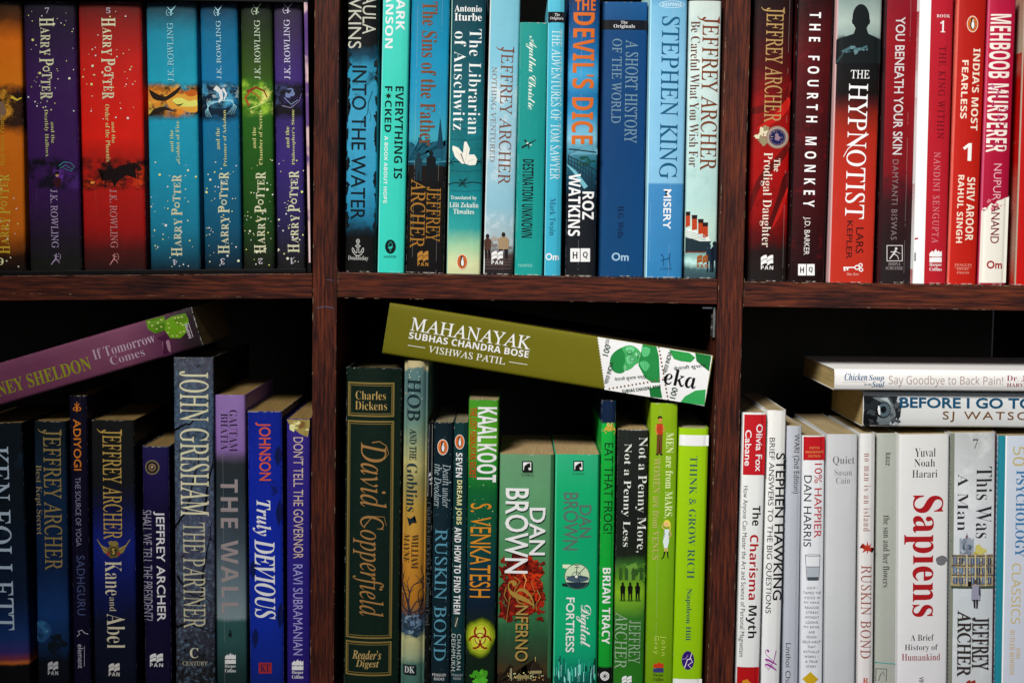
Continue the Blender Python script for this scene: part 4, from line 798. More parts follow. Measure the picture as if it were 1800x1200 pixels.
for r, c in ((1.0, '#384808'), (.9, '#6c7c14'), (.78, '#94a020'), (.62, '#b4b830'), (.4, '#c4c850')): b.e(IL, c, 844, 1119, 27 * r, 37 * r, .08, seed=3)
for q in range(3):
    a = math.radians(-90 + q * 120); cx, cy = 844 + 11 * math.cos(a), 1121 + 12 * math.sin(a); b.ring(IL, '#7c1008', cx, cy, 9.5, 10.5, 3.2, a0=-90 + q * 120 + 40 + 0, a1=-90 + q * 120 + 320)
b.ring(IL, '#7c1008', 844, 1121, 9, 10, 1.6); b.e(IL, '#b4b830', 844, 1121, 2.5)
b.blobs(IL, ['#3c8c1c', '#4ca428'], (828, 856, 1180, 1198), 14, 4, 7, 2)
b = Book('paperback_book', 'wide sage green paperback with white capitals over a red ink cloud', 'M', 1, (879, 974.8, 872, 970), ytop=798, yd=.006, page='#c8ac80',
         stops=[(798, '#5c8864'), (870, '#548860'), (960, '#447a50'), (1060, '#2c6c40'), (1120, '#24442c'), (1160, '#2c3020'), (1178, '#3c2c18'), (1192, '#140c08'), (1230, '#100a08')], warp=20, mottle=.15, blot=('#5c8868', 18, .5, .75, 800, 1100), strip=[(.93, 1, '#305c3c')])
b.blobs(IL, ['#64140c', '#7c1c10', '#4c100c', '#90200f'], (880, 956, 985, 1078), 44, 5, 14, 4, 1, .6); b.blobs(IL, ['#a8240c', '#c0340f', '#90200f'], (905, 950, 985, 1050), 20, 4, 10, 6, 1.3, .6); b.blobs(IL, ['#64140c', '#54100a', '#7c1c10'], (876, 960, 982, 1090), 90, 1, 4.5, 9, 1, .6); b.blobs(IL, ['#b02c10', '#7c1c10', '#4c100c', '#98240f'], (892, 950, 988, 1060), 70, 1.5, 5, 12, 1.2, .7)
b.ln(IL, '#d88040', 3, [(920, 1005), (925, 1018), (921, 1030), (927, 1044)], 1)
b.e(PL, '#121212', 926.5, 818, 1, 1)
def corgi(b, x0, x1):
    b.p(PL, '#121212', [(x0, 809), (x1, 809), (x1, 827), (x0, 827)]); b.p(PL, '#e4e8e4', [(x0 + 2, 811), (x1 - 2, 811), (x1 - 2, 825), (x0 + 2, 825)])
    b.p(PL, '#121212', [(x0 + 3, 825), (x0 + 4, 818), (x0 + 9, 814), (x0 + 14, 812), (x0 + 12, 816), (x0 + 15, 820), (x0 + 11, 821), (x0 + 12, 825)]); b.t(PL, 'CORGI', 'g', (x0 - 1, x1 + 1, 830, 834), 'h', '#203024', 1.2)
corgi(b, 917.6, 935.6)
b.t(AU, 'BROWN', 'q', (886.5, 930, 857, 1006), 'd', '#dce0d8'); b.t(AU, 'DAN', 'q', (930, 959, 891, 974), 'd', '#dce0d8')
b.t(TI, 'I', 'C', (892, 940, 1018, 1068), 'd', '#b08c40', foil=True)
for pts in ([(890, 1030), (886, 1045), (892, 1056), (897, 1046), (893, 1068), (890, 1092)], [(904, 1012), (914, 1020), (904, 1036), (912, 1050), (930, 1052), (940, 1038), (934, 1022), (938, 1018)], [(944, 1035), (950, 1048), (942, 1060), (944, 1072)]): b.ln(TI, '#b08c40', 1.6, pts, .8, foil=True)
b.t(TI, 'NFERNO', 'q', (905, 929, 1062, 1160), 'd', '#b49450', foil=True)
b.p('skyline_picture', '#241c14', [(873, 1190), (880, 1180), (888, 1182), (893, 1190), (896, 1165), (900, 1166), (901, 1190), (930, 1184), (932, 1172), (938, 1163), (941, 1155), (944, 1163), (952, 1172), (954, 1188), (969, 1190), (969, 1198), (873, 1198)])
b.ln('skyline_picture', '#2c2418', 3, [(933, 1174), (937, 1164), (942, 1160), (948, 1165), (952, 1174)]); b.ln('skyline_picture', '#c0a868', 1, [(941, 1152), (941, 1160)]); b.dots('skyline_picture', ['#e8c880', '#c89850', '#a0b090'], (892, 956, 1178, 1193), 60, .5, 1.4, 5); b.p('skyline_picture', '#84784c', [(908, 1184), (930, 1184), (930, 1190), (908, 1190)]); b.p('skyline_picture', '#8c8058', [(932, 1176), (952, 1176), (952, 1181), (932, 1181)]); b.p('skyline_picture', '#8c8868', [(897, 1172), (900, 1172), (900, 1190), (896, 1190)])
b = Book('paperback_book', 'bright emerald paperback with a round silver vault door picture', 'M', 1, (976.5, 1055, 971, 1051), ytop=798, yd=.006, page='#c8ac80', stops=[(798, '#2a9c70'), (860, '#109862'), (940, '#0a9460'), (1110, '#0a9864'), (1150, '#0a8c64'), (1180, '#086c58'), (1200, '#064840'), (1230, '#064840')], warp=8, mottle=.07, strip=[(.95, 1, '#086840'), (0, .03, '#40b888')])
corgi(b, 1007.6, 1025.6); b.t(AU, 'BROWN', 'q', (989.5, 1017, 865, 966), 'd', '#5c746c', foil=True); b.t(AU, 'DAN', 'q', (1017.5, 1040, 887, 944), 'd', '#5c746c', foil=True)
b.p(IL, '#c8d0b0', [(989, 991), (1003, 991), (1003, 999), (989, 997)]); b.p(IL, '#142420', [(988, 1024), (1003, 1024), (1003, 1031), (988, 1029)]); b.e(IL, '#b8c8a8', 1014.5, 1012, 22.5); b.e(IL, '#1c2c38', 1015, 1022, 21, 12.5, a0=0, a1=180); b.e(IL, '#3c5060', 1015, 1016, 20, 6); b.ring(IL, '#4c6454', 1014.5, 1012, 22, 22, 1.2)
for x, y in ((1014, 994), (1028, 996), (1026, 1032), (995, 1012), (1034, 1014)): b.ln(IL, '#20302c', 1.3, [(1013, 1012), (x, y)])
b.ring(IL, '#20302c', 1013, 1012, 8, 8, 1, a0=180, a1=360); b.e(IL, '#d8e0d0', 1013, 1012, 3.4); b.ring(IL, '#20302c', 1013, 1012, 3, 3, .8); b.ln(IL, '#20302c', 1, [(1010, 992), (1018, 992)]); b.ln(IL, '#20302c', 1, [(1010, 996), (1018, 996)])
b.t(TI, 'Digital', 'C', (1012, 1039, 1062, 1136), 'd', '#e8f0e4', .8); b.t(TI, 'FORTRESS', 'q', (994, 1010, 1049, 1145), 'd', '#dcece0')
rnd = random.Random(3)
for i in range(60): x = rnd.uniform(973, 1046); y = rnd.uniform(1172, 1198); h = rnd.uniform(3, 22); b.ln(IL, rnd.choice(['#88e0cc', '#0c3c38', '#38b498', '#042420', '#0c5c50']), rnd.uniform(.6, 2.4), [(x, y - h), (x, y + 4)])
b = Book('paperback_book', 'slim bright green paperback with a navy head and a small golden frog', 'M', 1, (1057, 1084, 1051.5, 1076), ytop=703.6, yd=.008, depth=.13, page='#8c8470', stops=[(703, '#0c1c38'), (742, '#0c1c34'), (745, '#149838'), (900, '#0c9030'), (1170, '#108828'), (1172, '#0c100e'), (1230, '#0c100e')], mottle=.08, strip=[(.96, 1, '#0c5020')])
b.e('frog_picture', '#b09438', 1072, 752, 8, 6, .2); b.ln('frog_picture', '#b09438', 2.5, [(1066, 750), (1061, 756), (1066, 761)], 1.4); b.ln('frog_picture', '#b09438', 2.5, [(1078, 750), (1083, 757), (1079, 763)], 1.4); b.e('frog_picture', '#d0bc60', 1069, 745, 2.6); b.e('frog_picture', '#d0bc60', 1076, 745, 2.6); b.e('frog_picture', '#181408', 1069, 745, 1.1); b.e('frog_picture', '#181408', 1076, 745, 1.1)
b.t(TI, 'EAT THAT FROG!', 'g', (1060.5, 1078, 778, 937), 'd', '#0c3014'); b.t(AU, 'BRIAN TRACY', 'G', (1057.5, 1074, 997, 1131), 'd', '#dcece0'); b.e(PL, '#dce0dc', 1063, 1186.6, 8)
for a in range(5): b.ln(PL, '#0c100e', .9, [(1063 - 7 * math.cos(a * .63), 1186.6 - 7 * math.sin(a * .63)), (1063 + 7 * math.cos(a * .63), 1186.6 + 7 * math.sin(a * .63))])
b = Book('paperback_book', 'black paperback with three dark-suited figures on a green lawn in its lower half', 'M', 1, (1086, 1140, 1077, 1132), ytop=754.5, yd=.010, page='#c0a878',
         stops=[(754, '#1c201c'), (900, '#161816'), (975, '#141a12'), (990, '#2c5420'), (1015, '#4c7c1c'), (1040, '#74a020'), (1060, '#5c8c20'), (1085, '#2c6420'), (1130, '#246018'), (1230, '#206818')], warp=9, mottle=.15, wear=1.0)
b.blobs(IL, ['#3c6820', '#5c8834', '#284c18'], (1082, 1134, 992, 1018), 18, 3, 7, 2, .8)
for x in (1088, 1098, 1110, 1124): b.p(IL, '#2c4c1c', [(x, 1018), (x, 1000), (x + 3, 996), (x + 6, 1000), (x + 6, 1018)])
for x in (1094.5, 1107.5, 1120.5): b.e(IL, '#3c6010', x, 1054, 6, 1.6); b.person(x, 1022, 1054, '#0c1008', 9)
b.t(TI, 'Not a Penny More,', 't', (1115, 1138, 768, 970), 'd', '#ccd0c8'); b.t(TI, 'Not a Penny Less', 't', (1091, 1110, 779, 960), 'd', '#ccd0c8'); b.t(AU, 'JEFFREY', 'r', (1104, 1126, 1089, 1165), 'd', '#98b894', foil=True); b.t(AU, 'ARCHER', 'r', (1080, 1103, 1075, 1174), 'd', '#98b894', foil=True); b.pan(1093, 1110, 1186, 1199, '#e8ece8', text=False)
b = Book('paperback_book', 'lime green paperback with a tiny cartoon man at its head and a blonde woman below', 'M', 1, (1143.5, 1193, 1134.5, 1182), ytop=708, yd=.007, depth=.13, page='#b8b490', stops=[(708, '#7c9c10'), (850, '#6c9410'), (1000, '#6a9810'), (1120, '#68900c'), (1230, '#5c8008')], mottle=.1, crease=(.35,), wear=.8)
b.e('man_picture', '#241c10', 1160, 734, 4, 3.6); b.e('man_picture', '#b87840', 1160.5, 738, 3.4, 4); b.p('man_picture', '#a83418', [(1154, 744), (1165, 744), (1165, 763), (1154.5, 763)]); b.ln('man_picture', '#b87840', 2.4, [(1154, 746), (1152.5, 756), (1156, 765)]); b.ln('man_picture', '#b87840', 2.4, [(1165, 747), (1168, 756), (1164, 757)]); b.p('man_picture', '#5c3c1c', [(1154.5, 763), (1164.5, 763), (1163.5, 797), (1160.5, 797), (1159.5, 768), (1157, 797), (1153.5, 797)]); b.e('man_picture', '#0c0c0c', 1155, 798, 2.6, 1.4); b.e('man_picture', '#0c0c0c', 1162, 798, 2.6, 1.4)
b.e('woman_picture', '#d8c048', 1172, 919, 6, 6.5); b.e('woman_picture', '#dca878', 1171, 921, 3.4, 4.2); b.ln('woman_picture', '#d8c048', 3, [(1177, 918), (1178, 928), (1176, 933)], 1); b.p('woman_picture', '#c8dce0', [(1168, 929), (1176, 929), (1174, 938), (1176, 950), (1173, 962), (1167, 962), (1165, 950), (1169, 938)]); b.ln('woman_picture', '#dca878', 1.6, [(1168, 930), (1163, 924), (1168, 918)]); b.ln('woman_picture', '#dca878', 1.6, [(1176, 930), (1180, 939), (1175, 944)])
b.ln('woman_picture', '#dca878', 2, [(1169, 962), (1168, 970)]); b.ln('woman_picture', '#dca878', 2, [(1172, 962), (1173, 970)]); b.ln('woman_picture', '#0c0c10', 2.6, [(1168, 968), (1166, 978), (1162, 981)], 1.6); b.ln('woman_picture', '#0c0c10', 2.6, [(1173, 968), (1174, 980)], 1.6)
b.t(TI, 'MEN are from MARS,', 's', (1166, 1184.5, 760, 910), 'd', '#c8d498'); b.t(TI, 'WOMEN are from VENUS', 's', (1145.5, 1161, 804, 983), 'd', '#a09c58'); b.t(AU, 'John', 'g', (1159.5, 1171, 1116, 1151), 'd', '#a8bc50', 1.3); b.t(AU, 'Gray', 'g', (1147, 1158.5, 1116, 1148), 'd', '#a8bc50', 1.3)
b.harper(1148, 1166, 1163, 1180, '#b43018', '#30306c', text=False); b.t(PL, 'Harper', 's', (1148, 1166, 1182, 1188), 'h', '#303c10'); b.t(PL, 'Collins', 's', (1148, 1166, 1189.5, 1195), 'h', '#303c10')
b = Book('paperback_book', 'yellow-green paperback with a white band at its head and purple oval badge below', 'M', 1, (1194, 1247, 1182, 1234.5), ytop=752, yd=.006, page='#b8b490', stops=[(752, '#8cb40c'), (1000, '#84b008'), (1190, '#80ac08'), (1230, '#80ac08')], mottle=.05, strip=[(.9, 1, '#789c08')])  # right strip: the shaded edge painted as a darker green
b.band('white_band', '#dce0d8', 764, 783); b.band('white_band', '#dce0e4', 1192, 1215)
b.t(TI, 'THINK & GROW RICH', 't', (1207, 1226, 801, 1016), 'd', '#2c504c'); b.t(AU, 'Napoleon Hill', 's', (1202.5, 1216, 1033, 1124), 'd', '#2c504c'); b.e(PL, '#301464', 1209, 1159, 11, 16.5)
b.ln(PL, '#dcd8e8', 1.5, [(1203, 1172), (1208, 1158)], 1.2); b.ln(PL, '#dcd8e8', 1.4, [(1212, 1158), (1216, 1146)], 1); b.ln(PL, '#dcd8e8', 1.6, [(1207, 1158), (1214, 1156), (1217, 1162), (1209, 1167), (1215, 1173)], 1); b.ln(PL, '#a8a0c8', .8, [(1199, 1157), (1205, 1156), (1209, 1150)])

b = Book('leaning_hardback_book', 'thick olive green book lying slanted across the lower middle row, stamps at one end', 'M', 1, None, lying=((678.4, 576.7), (1246.4, 669.3), 91), yd=.003, hard=False, depth=.155, side='#20180c',
         stops=[(600, '#5c580c')], mottle=.05, rough=.5, wear=.3, group='books laid across the lower rows', bulge=.0004, page='#a08c5c', k=1.4, bump=.12)
b.tl(TI, 'MAHANAYAK', 'r', 828, 586, 213, 24, '#ecE8d8'); b.tl(TI, 'SUBHAS CHANDRA BOSE', 'G', 824.3, 605.8, 213, 12, '#ece8d8'); b.tl(AU, 'VISHWAS PATIL', 'r', 821, 624, 136, 12, '#e0dcc8')
b.ln(AU, '#e0dcc8', 1, [(717, 606.4), (747.3, 611.2)]); b.ln(AU, '#e0dcc8', 1, [(894.7, 635.6), (927, 640.6)])
b.p(IL, '#e4ece8', [(1049.4, 591.7), (1252.2, 624.8), (1238.8, 713.6), (1062.6, 684.5)])
for i in range(19): f = i / 19; b.e(IL, '#5c580c', 1049.4 + 13 * f, 592 + 92 * f, 1.7, n=8)
def st(u, v):                       # stamp-sheet coordinates -> px (sheet is turned a few degrees on the spine)
    return (1049.4 + 203 * u + 12 * v, 592 + 33 * u + 92 * v)
def bust(ox, oy, k, cut=0):
    q = lambda pts: [(ox + k * x, oy + k * y) for x, y in pts]
    b.ps(IL, '#1c7438', q([(-36, 6), (-34, -8), (-25, -18), (-13, -24), (-5, -20), (-9, -8), (-7, 6), (-10, 18), (-19, 22), (-30, 18)]))
    b.ps(IL, '#3c9454', q([(-15, -23), (-4, -27), (5, -26), (13, -21), (18, -14), (16, -8), (20, -2), (15, 3), (8, 7), (2, 13), (-8, 17), (-13, 12), (-9, 0), (-10, -12)]))
    b.ps(IL, '#64b47c', q([(-8, -22), (0, -25), (7, -22), (5, -16), (-4, -14)])); b.ps(IL, '#64b47c', q([(-8, -6), (0, -9), (8, -6), (6, 2), (-4, 5)])); b.ps(IL, '#84c898', q([(8, -14), (14, -14), (14, -9), (9, -9)]))
    b.p(IL, '#1c7438', q([(16, -4), (20, -22), (22, -32), (36, -30), (46, -26), (50, -8), (52, 38), (38, 38), (26, 30), (14, 8)]))
    b.ps(IL, '#4ca468', q([(20, -24), (34, -22), (32, -10), (22, -8)])); b.ps(IL, '#4ca468', q([(16, 4), (26, 0), (34, 8), (26, 18)]))
    for t in range(7): b.ln(IL, '#2c8448', .6, q([(24 + t * 3.4, -6 + t), (26 + t * 3.4, 28)]))
    for t in range(7): b.ln(IL, '#2c8448', .6, q([(-9 + t * 3.6, -18 + abs(t - 3)), (-11 + t * 3.8, 8 - t)]))
    b.ring(IL, '#0c4420', ox - 1 * k, oy - 15 * k, 4 * k, 3.6 * k, .9); b.ring(IL, '#0c4420', ox + 3 * k, oy - 3 * k, 4 * k, 3.8 * k, .9); b.ln(IL, '#0c4420', .9, q([(12, -16), (14, -10), (12, -4)])); b.ln(IL, '#a0d8b0', 1, q([(-11, 8), (-8, 12), (-11, 16)]))
bust(1108, 634, 1.0)
b.p(IL, '#24843c', [(1176, 614), (1212, 620), (1222, 628), (1214, 636), (1196, 634), (1184, 630)]); b.p(IL, '#14642c', [(1222, 619), (1250, 625), (1246, 652), (1234, 640), (1224, 634)]); b.p(IL, '#2c8c48', [(1196, 706), (1204, 696), (1222, 686), (1240, 684), (1240, 712), (1216, 709)]); b.p(IL, '#14642c', [(1141, 682), (1160, 678), (1164, 699), (1143, 697)])
for i in range(15): b.e(IL, '#6c5040', 1158 + i * 1.15, 610 + i * 6.6, 1.7, n=8)
for i in range(15): b.e(IL, '#6c5040', 1071 + i * 6.7, 682.5 - i * 1.15, 1.6, n=8)
R_ = lambda d: math.radians(d)
b.tl(IL, '100', 'g', 1066, 616, 19, 9, '#1c3828', d='h', rot=R_(180 - 6)); b.items.pop()
b._txt(IL, '100', 'g', *b.loc(1066, 615), .0082, .0045, 'h', '#1c3828', 1, False, R_(-5)); b._txt(IL, 'भारत INDIA', 'g', *b.loc(1070, 655), .0165, .0032, 'h', '#1c3828', 1, False, R_(-5)); b._txt(IL, 'NETAJI', 'g', *b.loc(1067, 600), .009, .0024, 'd', '#1c3828', 1, False, R_(-2))
b._txt(IL, 'नेताजी सुभाष चन्द्र', 'g', *b.loc(1108, 664), .0035, .024, 'd', '#1c3828', 1, False, R_(15)); b._txt(IL, 'SUBHAS CHANDRA BOSE', 'G', *b.loc(1127, 683), .0024, .029, 'd', '#1c3828', 1, False, R_(17))
b._txt(IL, 'भारत INDIA', 'g', *b.loc(1173, 636), .0165, .0032, 'h', '#1c3828', 1, False, R_(-5)); b._txt(IL, 'नेताजी सुभाष', 'g', *b.loc(1212, 645), .0035, .024, 'd', '#1c3828', 1, False, R_(15)); b._txt(IL, '100', 'g', *b.loc(1184, 690), .0082, .0045, 'h', '#1c3828', 1, False, R_(-5))
b._txt(PL, 'eka', 'd', *b.loc(1196, 664), .0125, .0245, 'd', '#080408', 1, False, R_(0))

# ============================== lower right shelf ==============================
WH = dict(mottle=.05, rough=.42, page='#b8a680', k=1.2)
b = Book('paperback_book', 'white paperback with a red panel at head and foot, first beside the right upright', 'R', 1, (1304.5, 1347, 1290.5, 1336), ytop=724.6, yd=.006, stops=[(724, '#d8dad8'), (1230, '#d4d6d6')], depth=.13, **WH)
b.band('red_panel', '#b01820', 728, 834, .1, .99); b.band('red_foot_panel', '#a41014', 1171, 1222, .07, .98)
b.t(AU, 'Olivia Fox', 'q', (1327, 1341, 745, 828), 'd', '#f0e4e4'); b.t(AU, 'Cabane', 'q', (1308.5, 1321, 755, 818), 'd', '#f0e4e4')
b.t(TI, 'The', 'G', (1321.5, 1337.5, 888, 923), 'd', '#141418'); b.t(TI, 'Charisma', 'G', (1315, 1333.5, 939, 1053), 'd', '#a01018'); b.t(TI, 'Myth', 'G', (1309.5, 1331, 1063, 1120), 'd', '#141418')
b.t(TI, 'How Anyone Can Master the Art and Science of Personal Magnetism', 'g', (1296.5, 1315, 854, 1154), 'd', '#343438'); b.e(IL, '#c08020', 1313, 1203, 9, 10, .2)
b = Book('paperback_book', 'white paperback with bold black capitals and a purple monogram, taller than its neighbours', 'R', 1, (1349, 1383, 1337.5, 1371), ytop=720.5, yd=.009, stops=[(720, '#d4d4d0'), (1230, '#d0d2d4')], depth=.13, wear=1.2, **WH)
b.t(AU, 'STEPHEN HAWKING', 'q', (1357.5, 1380, 796, 1054), 'd', '#101014'); b.t(TI, 'BRIEF ANSWERS TO THE BIG QUESTIONS', 'g', (1343.5, 1362, 769.5, 1077.5), 'd', '#1c1c20')
b.t(PL, 'M', 'c', (1344, 1366, 1140, 1178), 'd', '#8c2c8c'); b.ln(PL, '#8c2c8c', 1.6, [(1364, 1142), (1360, 1160), (1350, 1176), (1345, 1168)], .8)
b = Book('paperback_book', 'thin blue-grey paperback with small dark sans lettering between two white books', 'R', 1, (1385, 1408, 1373.5, 1405), ytop=748, yd=.012, stops=[(748, '#a8acb4'), (1230, '#a4a9b4')], wear=1.0, **WH)
b.t(TI, 'WARI (2nd Edition)', 'g', (1391, 1406, 762.5, 866.5), 'd', '#282c30'); b.t(AU, 'Linthoi Chanu', 'g', (1380, 1390, 1129, 1217), 'd', '#282c30')
b = Book('paperback_book', 'white paperback with a small red label at its head and a drinking glass picture', 'R', 1, (1411, 1451, 1407, 1446), ytop=765, yd=.010, stops=[(765, '#d0d2d4'), (1230, '#ccd0d8')], **WH)
b.band(IL, '#a8141c', 767, 808, .02, .99)
for i, s_ in enumerate(('FIFTH', 'ANNIVERSARY', 'EDITION')): b.t(IL, s_, 'n', ((1423, 1440), (1415, 1448), (1421, 1442))[i] + (784.5 + i * 7.2, 788.5 + i * 7.2), 'h', '#c89050')
b.t(TI, '10% HAPPIER', 'g', (1430, 1445, 814, 944.5), 'd', '#a81c24'); b.t(AU, 'DAN HARRIS', 'g', (1412, 1426.5, 835, 960), 'd', '#20242c')
b.ln(IL, '#50545c', .9, [(1415.5, 975), (1418, 1019)]); b.ln(IL, '#50545c', .9, [(1441.5, 975), (1439, 1019)]); b.p(IL, '#a0a8b0', [(1417.5, 995), (1440, 995), (1438.5, 1013), (1418.5, 1013)]); b.p(IL, '#404850', [(1418.5, 1013), (1438.5, 1013), (1438, 1019), (1419, 1019)]); b.ring(IL, '#50545c', 1428.5, 975, 13, 1.6, .7); b.ln(IL, '#30383c', 1, [(1417.5, 995), (1440, 995)])
for i, s_ in enumerate(['HOW I', 'TAMED THE', 'VOICE IN', 'MY HEAD,', 'REDUCED', 'STRESS', 'WITHOUT', 'LOSING', 'MY EDGE,', 'AND', 'FOUND', 'SELF-HELP', 'THAT', 'ACTUALLY', 'WORKS –', 'A TRUE', 'STORY']):
    y = 1030 + i * 8.6; L = len(s_) * 1.75; cx = 1427.5 - i * .12; b.t(TI, s_, 'g', (cx - L, cx + L, y, y + 4.2), 'h', '#30343c', 1.15)
b.p('yellow_badge', '#b8981c', [(1424, 1179), (1438, 1192), (1424, 1205), (1410, 1192)])
b = Book('paperback_book', 'plain silvery grey paperback with two short grey lines of print, very little else', 'R', 1, (1455, 1507.5, 1448, 1504.6), ytop=762.5, yd=.008, stops=[(762, '#b4b6b8'), (1000, '#b8babc'), (1230, '#b0b4b8')], depth=.13, **WH)
b.t(TI, 'Quiet', 't', (1463.5, 1502, 801, 817.5), 'h', '#5c6064'); b.t(AU, 'Susan', 't', (1466.5, 1497, 824, 835), 'h', '#74787c'); b.t(AU, 'Cain', 't', (1469, 1494, 838, 849), 'h', '#74787c')
b = Book('paperback_book', 'white paperback with spaced rust lettering and a red maple leaf', 'R', 1, (1511.6, 1539.6, 1507.5, 1534.5), ytop=761, yd=.008, stops=[(761, '#c8c8c6'), (1230, '#ccc8c8')], **WH)
b.t(TI, 'no man is an island', 't', (1517, 1530.5, 796, 933), 'd', '#8c5450', 1.25); b.t(AU, 'RUSKIN BOND', 'r', (1512, 1532, 993, 1156), 'd', '#8c5048', 1.1)
b.p(IL, '#a83020', [(1524 + r * math.cos(math.radians(a)), 963 + r * math.sin(math.radians(a))) for a, r in ((90, 11), (70, 4), (40, 12), (20, 5), (-5, 13), (-25, 5), (-50, 12), (-68, 5), (-90, 14), (-112, 5), (-130, 12), (-155, 5), (-175, 13), (160, 5), (140, 12), (110, 4))])
b.t(PL, 'R', 's', (1516, 1526, 1190, 1199), 'h', '#a83020')
b = Book('paperback_book', 'dull grey-green paperback with tiny black typewritten words, recessed beside the widest white book', 'R', 1, (1541.6, 1578, 1535.5, 1575), ytop=761, yd=.013, stops=[(761, '#9ca098'), (1230, '#989c94')], **WH)
b.t(AU, 'kaur', 'm', (1556, 1566, 794.5, 818), 'd', '#202020'); b.t(TI, 'the sun and her flowers', 't', (1551, 1564, 905, 1031), 'd', '#202020'); b.ln(IL, '#3c8c8c', 1.6, [(1534, 1163), (1555, 1164), (1577, 1166)])
for p0, p1 in (((1540, 1174), (1558, 1174)), ((1540, 1174), (1539, 1196)), ((1558, 1174), (1557, 1196))): b.ln(IL, '#202020', .9, [p0, p1])
b.ln(IL, '#202020', 1, [(1544, 1195), (1547, 1184), (1552, 1179), (1554, 1186)])
b = Book('paperback_book', 'widest white paperback standing lower right, with large dark red lettering and grey thumbprint', 'R', 1, (1580, 1670.5, 1576.6, 1665.8), ytop=762.5, yd=.006, stops=[(762, '#c8c8c6'), (1000, '#cacaca'), (1230, '#c8c8cc')], depth=.14, **WH)
for s_, bx in (('Yuval', (1607.5, 1644, 787, 802)), ('Noah', (1606.5, 1643, 806, 819.5)), ('Harari', (1603, 1647, 825, 838.5))): b.t(AU, s_, 't', bx, 'h', '#282828')
b.t(TI, 'Sapiens', 's', (1588, 1658, 870, 1083), 'd', '#98161c'); b.e(IL, '#58585c', 1654.5, 984, 10, 8.5, .08)
for r in (8, 6, 4, 2): b.ring(IL, '#808084', 1654.5, 984, r, r * .8, .6)
for s_, bx in (('A Brief', (1600, 1641, 1113.5, 1124.5)), ('History of', (1590, 1648, 1131, 1144))): b.t(TI, s_, 't', bx, 'h', '#282828')
b.t(TI, 'Humankind', 't', (1585, 1652, 1147.5, 1159.5), 'h', '#842024'); b.t(PL, 'VINTAGE', 'g', (1614, 1623, 1188, 1222), 'd', '#303034')
b = Book('paperback_book', 'off-white paperback picturing a tan stone mansion and a man in a grey coat', 'R', 1, (1672, 1753, 1667.5, 1747), ytop=759.6, yd=.007, stops=[(759, '#a8acac'), (830, '#b8bcbe'), (930, '#c4c8cc'), (1035, '#b8c0c4'), (1230, '#bcc0c4')], warp=18, mottle=.09, wear=1.2, rough=.42, page='#b8a680', k=1.12, blot=('#d8dcdc', 22, .52, .7, None, None), strip=[(0, .07, '#707468'), (.96, 1, '#6c3038')])
b.t(TI, '7', 't', (1709.5, 1718.5, 771, 787.5), 'h', '#202024'); b.t(TI, 'This Was', 't', (1714, 1744, 819.5, 945), 'd', '#282428'); b.t(TI, 'A Man', 't', (1682, 1702, 832.5, 932), 'd', '#282428')
b.p(IL, '#8c94a0', [(1686, 974), (1686, 946), (1690, 944), (1690, 948), (1696, 948), (1696, 944), (1706, 944), (1706, 948), (1711, 944), (1711, 974)]); b.blobs(IL, ['#a89c48', '#bcb464'], (1712, 1735, 960, 974), 8, 4, 7, 3, .7)
b.p(IL, '#988c6c', [(1672, 974), (1745, 973), (1745, 1031), (1671, 1031)])
b.blobs(IL, ['#a89c7c', '#7c7460', '#c0b490', '#6c6c70', '#b0a080'], (1672, 1745, 975, 1029), 70, 1.5, 4, 3, .8); b.blobs(IL, ['#a0a8b4', '#747c8c'], (1687, 1710, 948, 972), 12, 1.5, 3.5, 3)
rnd = random.Random(6)
for r in range(3):
    for c in range(7):
        x = 1675 + c * 10; y = 979 + r * 17; b.p(IL, rnd.choice(['#3c5478', '#34486c', '#506c90', '#283850']), [(x, y), (x + 6.5, y), (x + 6.5, y + 11), (x, y + 11)]); b.ln(IL, '#c8c0a0', .6, [(x + 3.2, y), (x + 3.2, y + 11)])
for y in (975, 992, 1009): b.ln(IL, '#4c4450', 1, [(1672, y), (1745, y)])
for x in (1697, 1712, 1730): b.p(IL, '#b8ac88', [(x, 973), (x + 2.5, 973), (x + 2.5, 1031), (x, 1031)])
for x, y in ((1691, 956), (1702, 956)): b.p(IL, '#40546c', [(x, y), (x + 3, y), (x + 3, y + 8), (x, y + 8)])
b.ln(IL, '#8c3030', 1.6, [(1696, 942), (1700, 940)]); b.ln(IL, '#303030', .7, [(1698, 935), (1698, 946)]); b.p(IL, '#201810', [(1700, 1020), (1706, 1020), (1706, 1031), (1700, 1031)]); b.ln(IL, '#3c4838', 3, [(1671, 1030), (1746, 1030)])
b.e('man_picture', '#4c4038', 1713.5, 1021, 3, 4); b.p('man_picture', '#8c8ca0', [(1708, 1026), (1719, 1026), (1722, 1040), (1721, 1053), (1706, 1053), (1706, 1040)]); b.p('man_picture', '#383848', [(1719, 1030), (1722, 1034), (1722, 1046), (1719, 1044)]); b.ln('man_picture', '#201c24', 3.4, [(1711, 1052), (1711.5, 1066)], 2.4); b.ln('man_picture', '#201c24', 3.4, [(1716, 1052), (1715.5, 1067)], 2.4)
b.t(AU, 'JEFFREY', 'r', (1706, 1737, 1083, 1175), 'd', '#302420', foil=False); b.t(AU, 'ARCHER', 'r', (1680.5, 1706, 1071, 1186), 'd', '#302420'); b.pan(1697, 1713, 1193, 1206, '#8c2c1c', text=False)
b = Book('paperback_book', 'pale grey book with a teal left edge, cut off by the right picture edge', 'R', 1, (1756, 1838, 1748.5, 1830), ytop=765, yd=.007, stops=[(765, '#b4bcc8'), (1230, '#b4bac8')], strip=[(0, .135, '#1c7484'), (.135, .165, '#e8f4f8')], depth=.14, **WH)
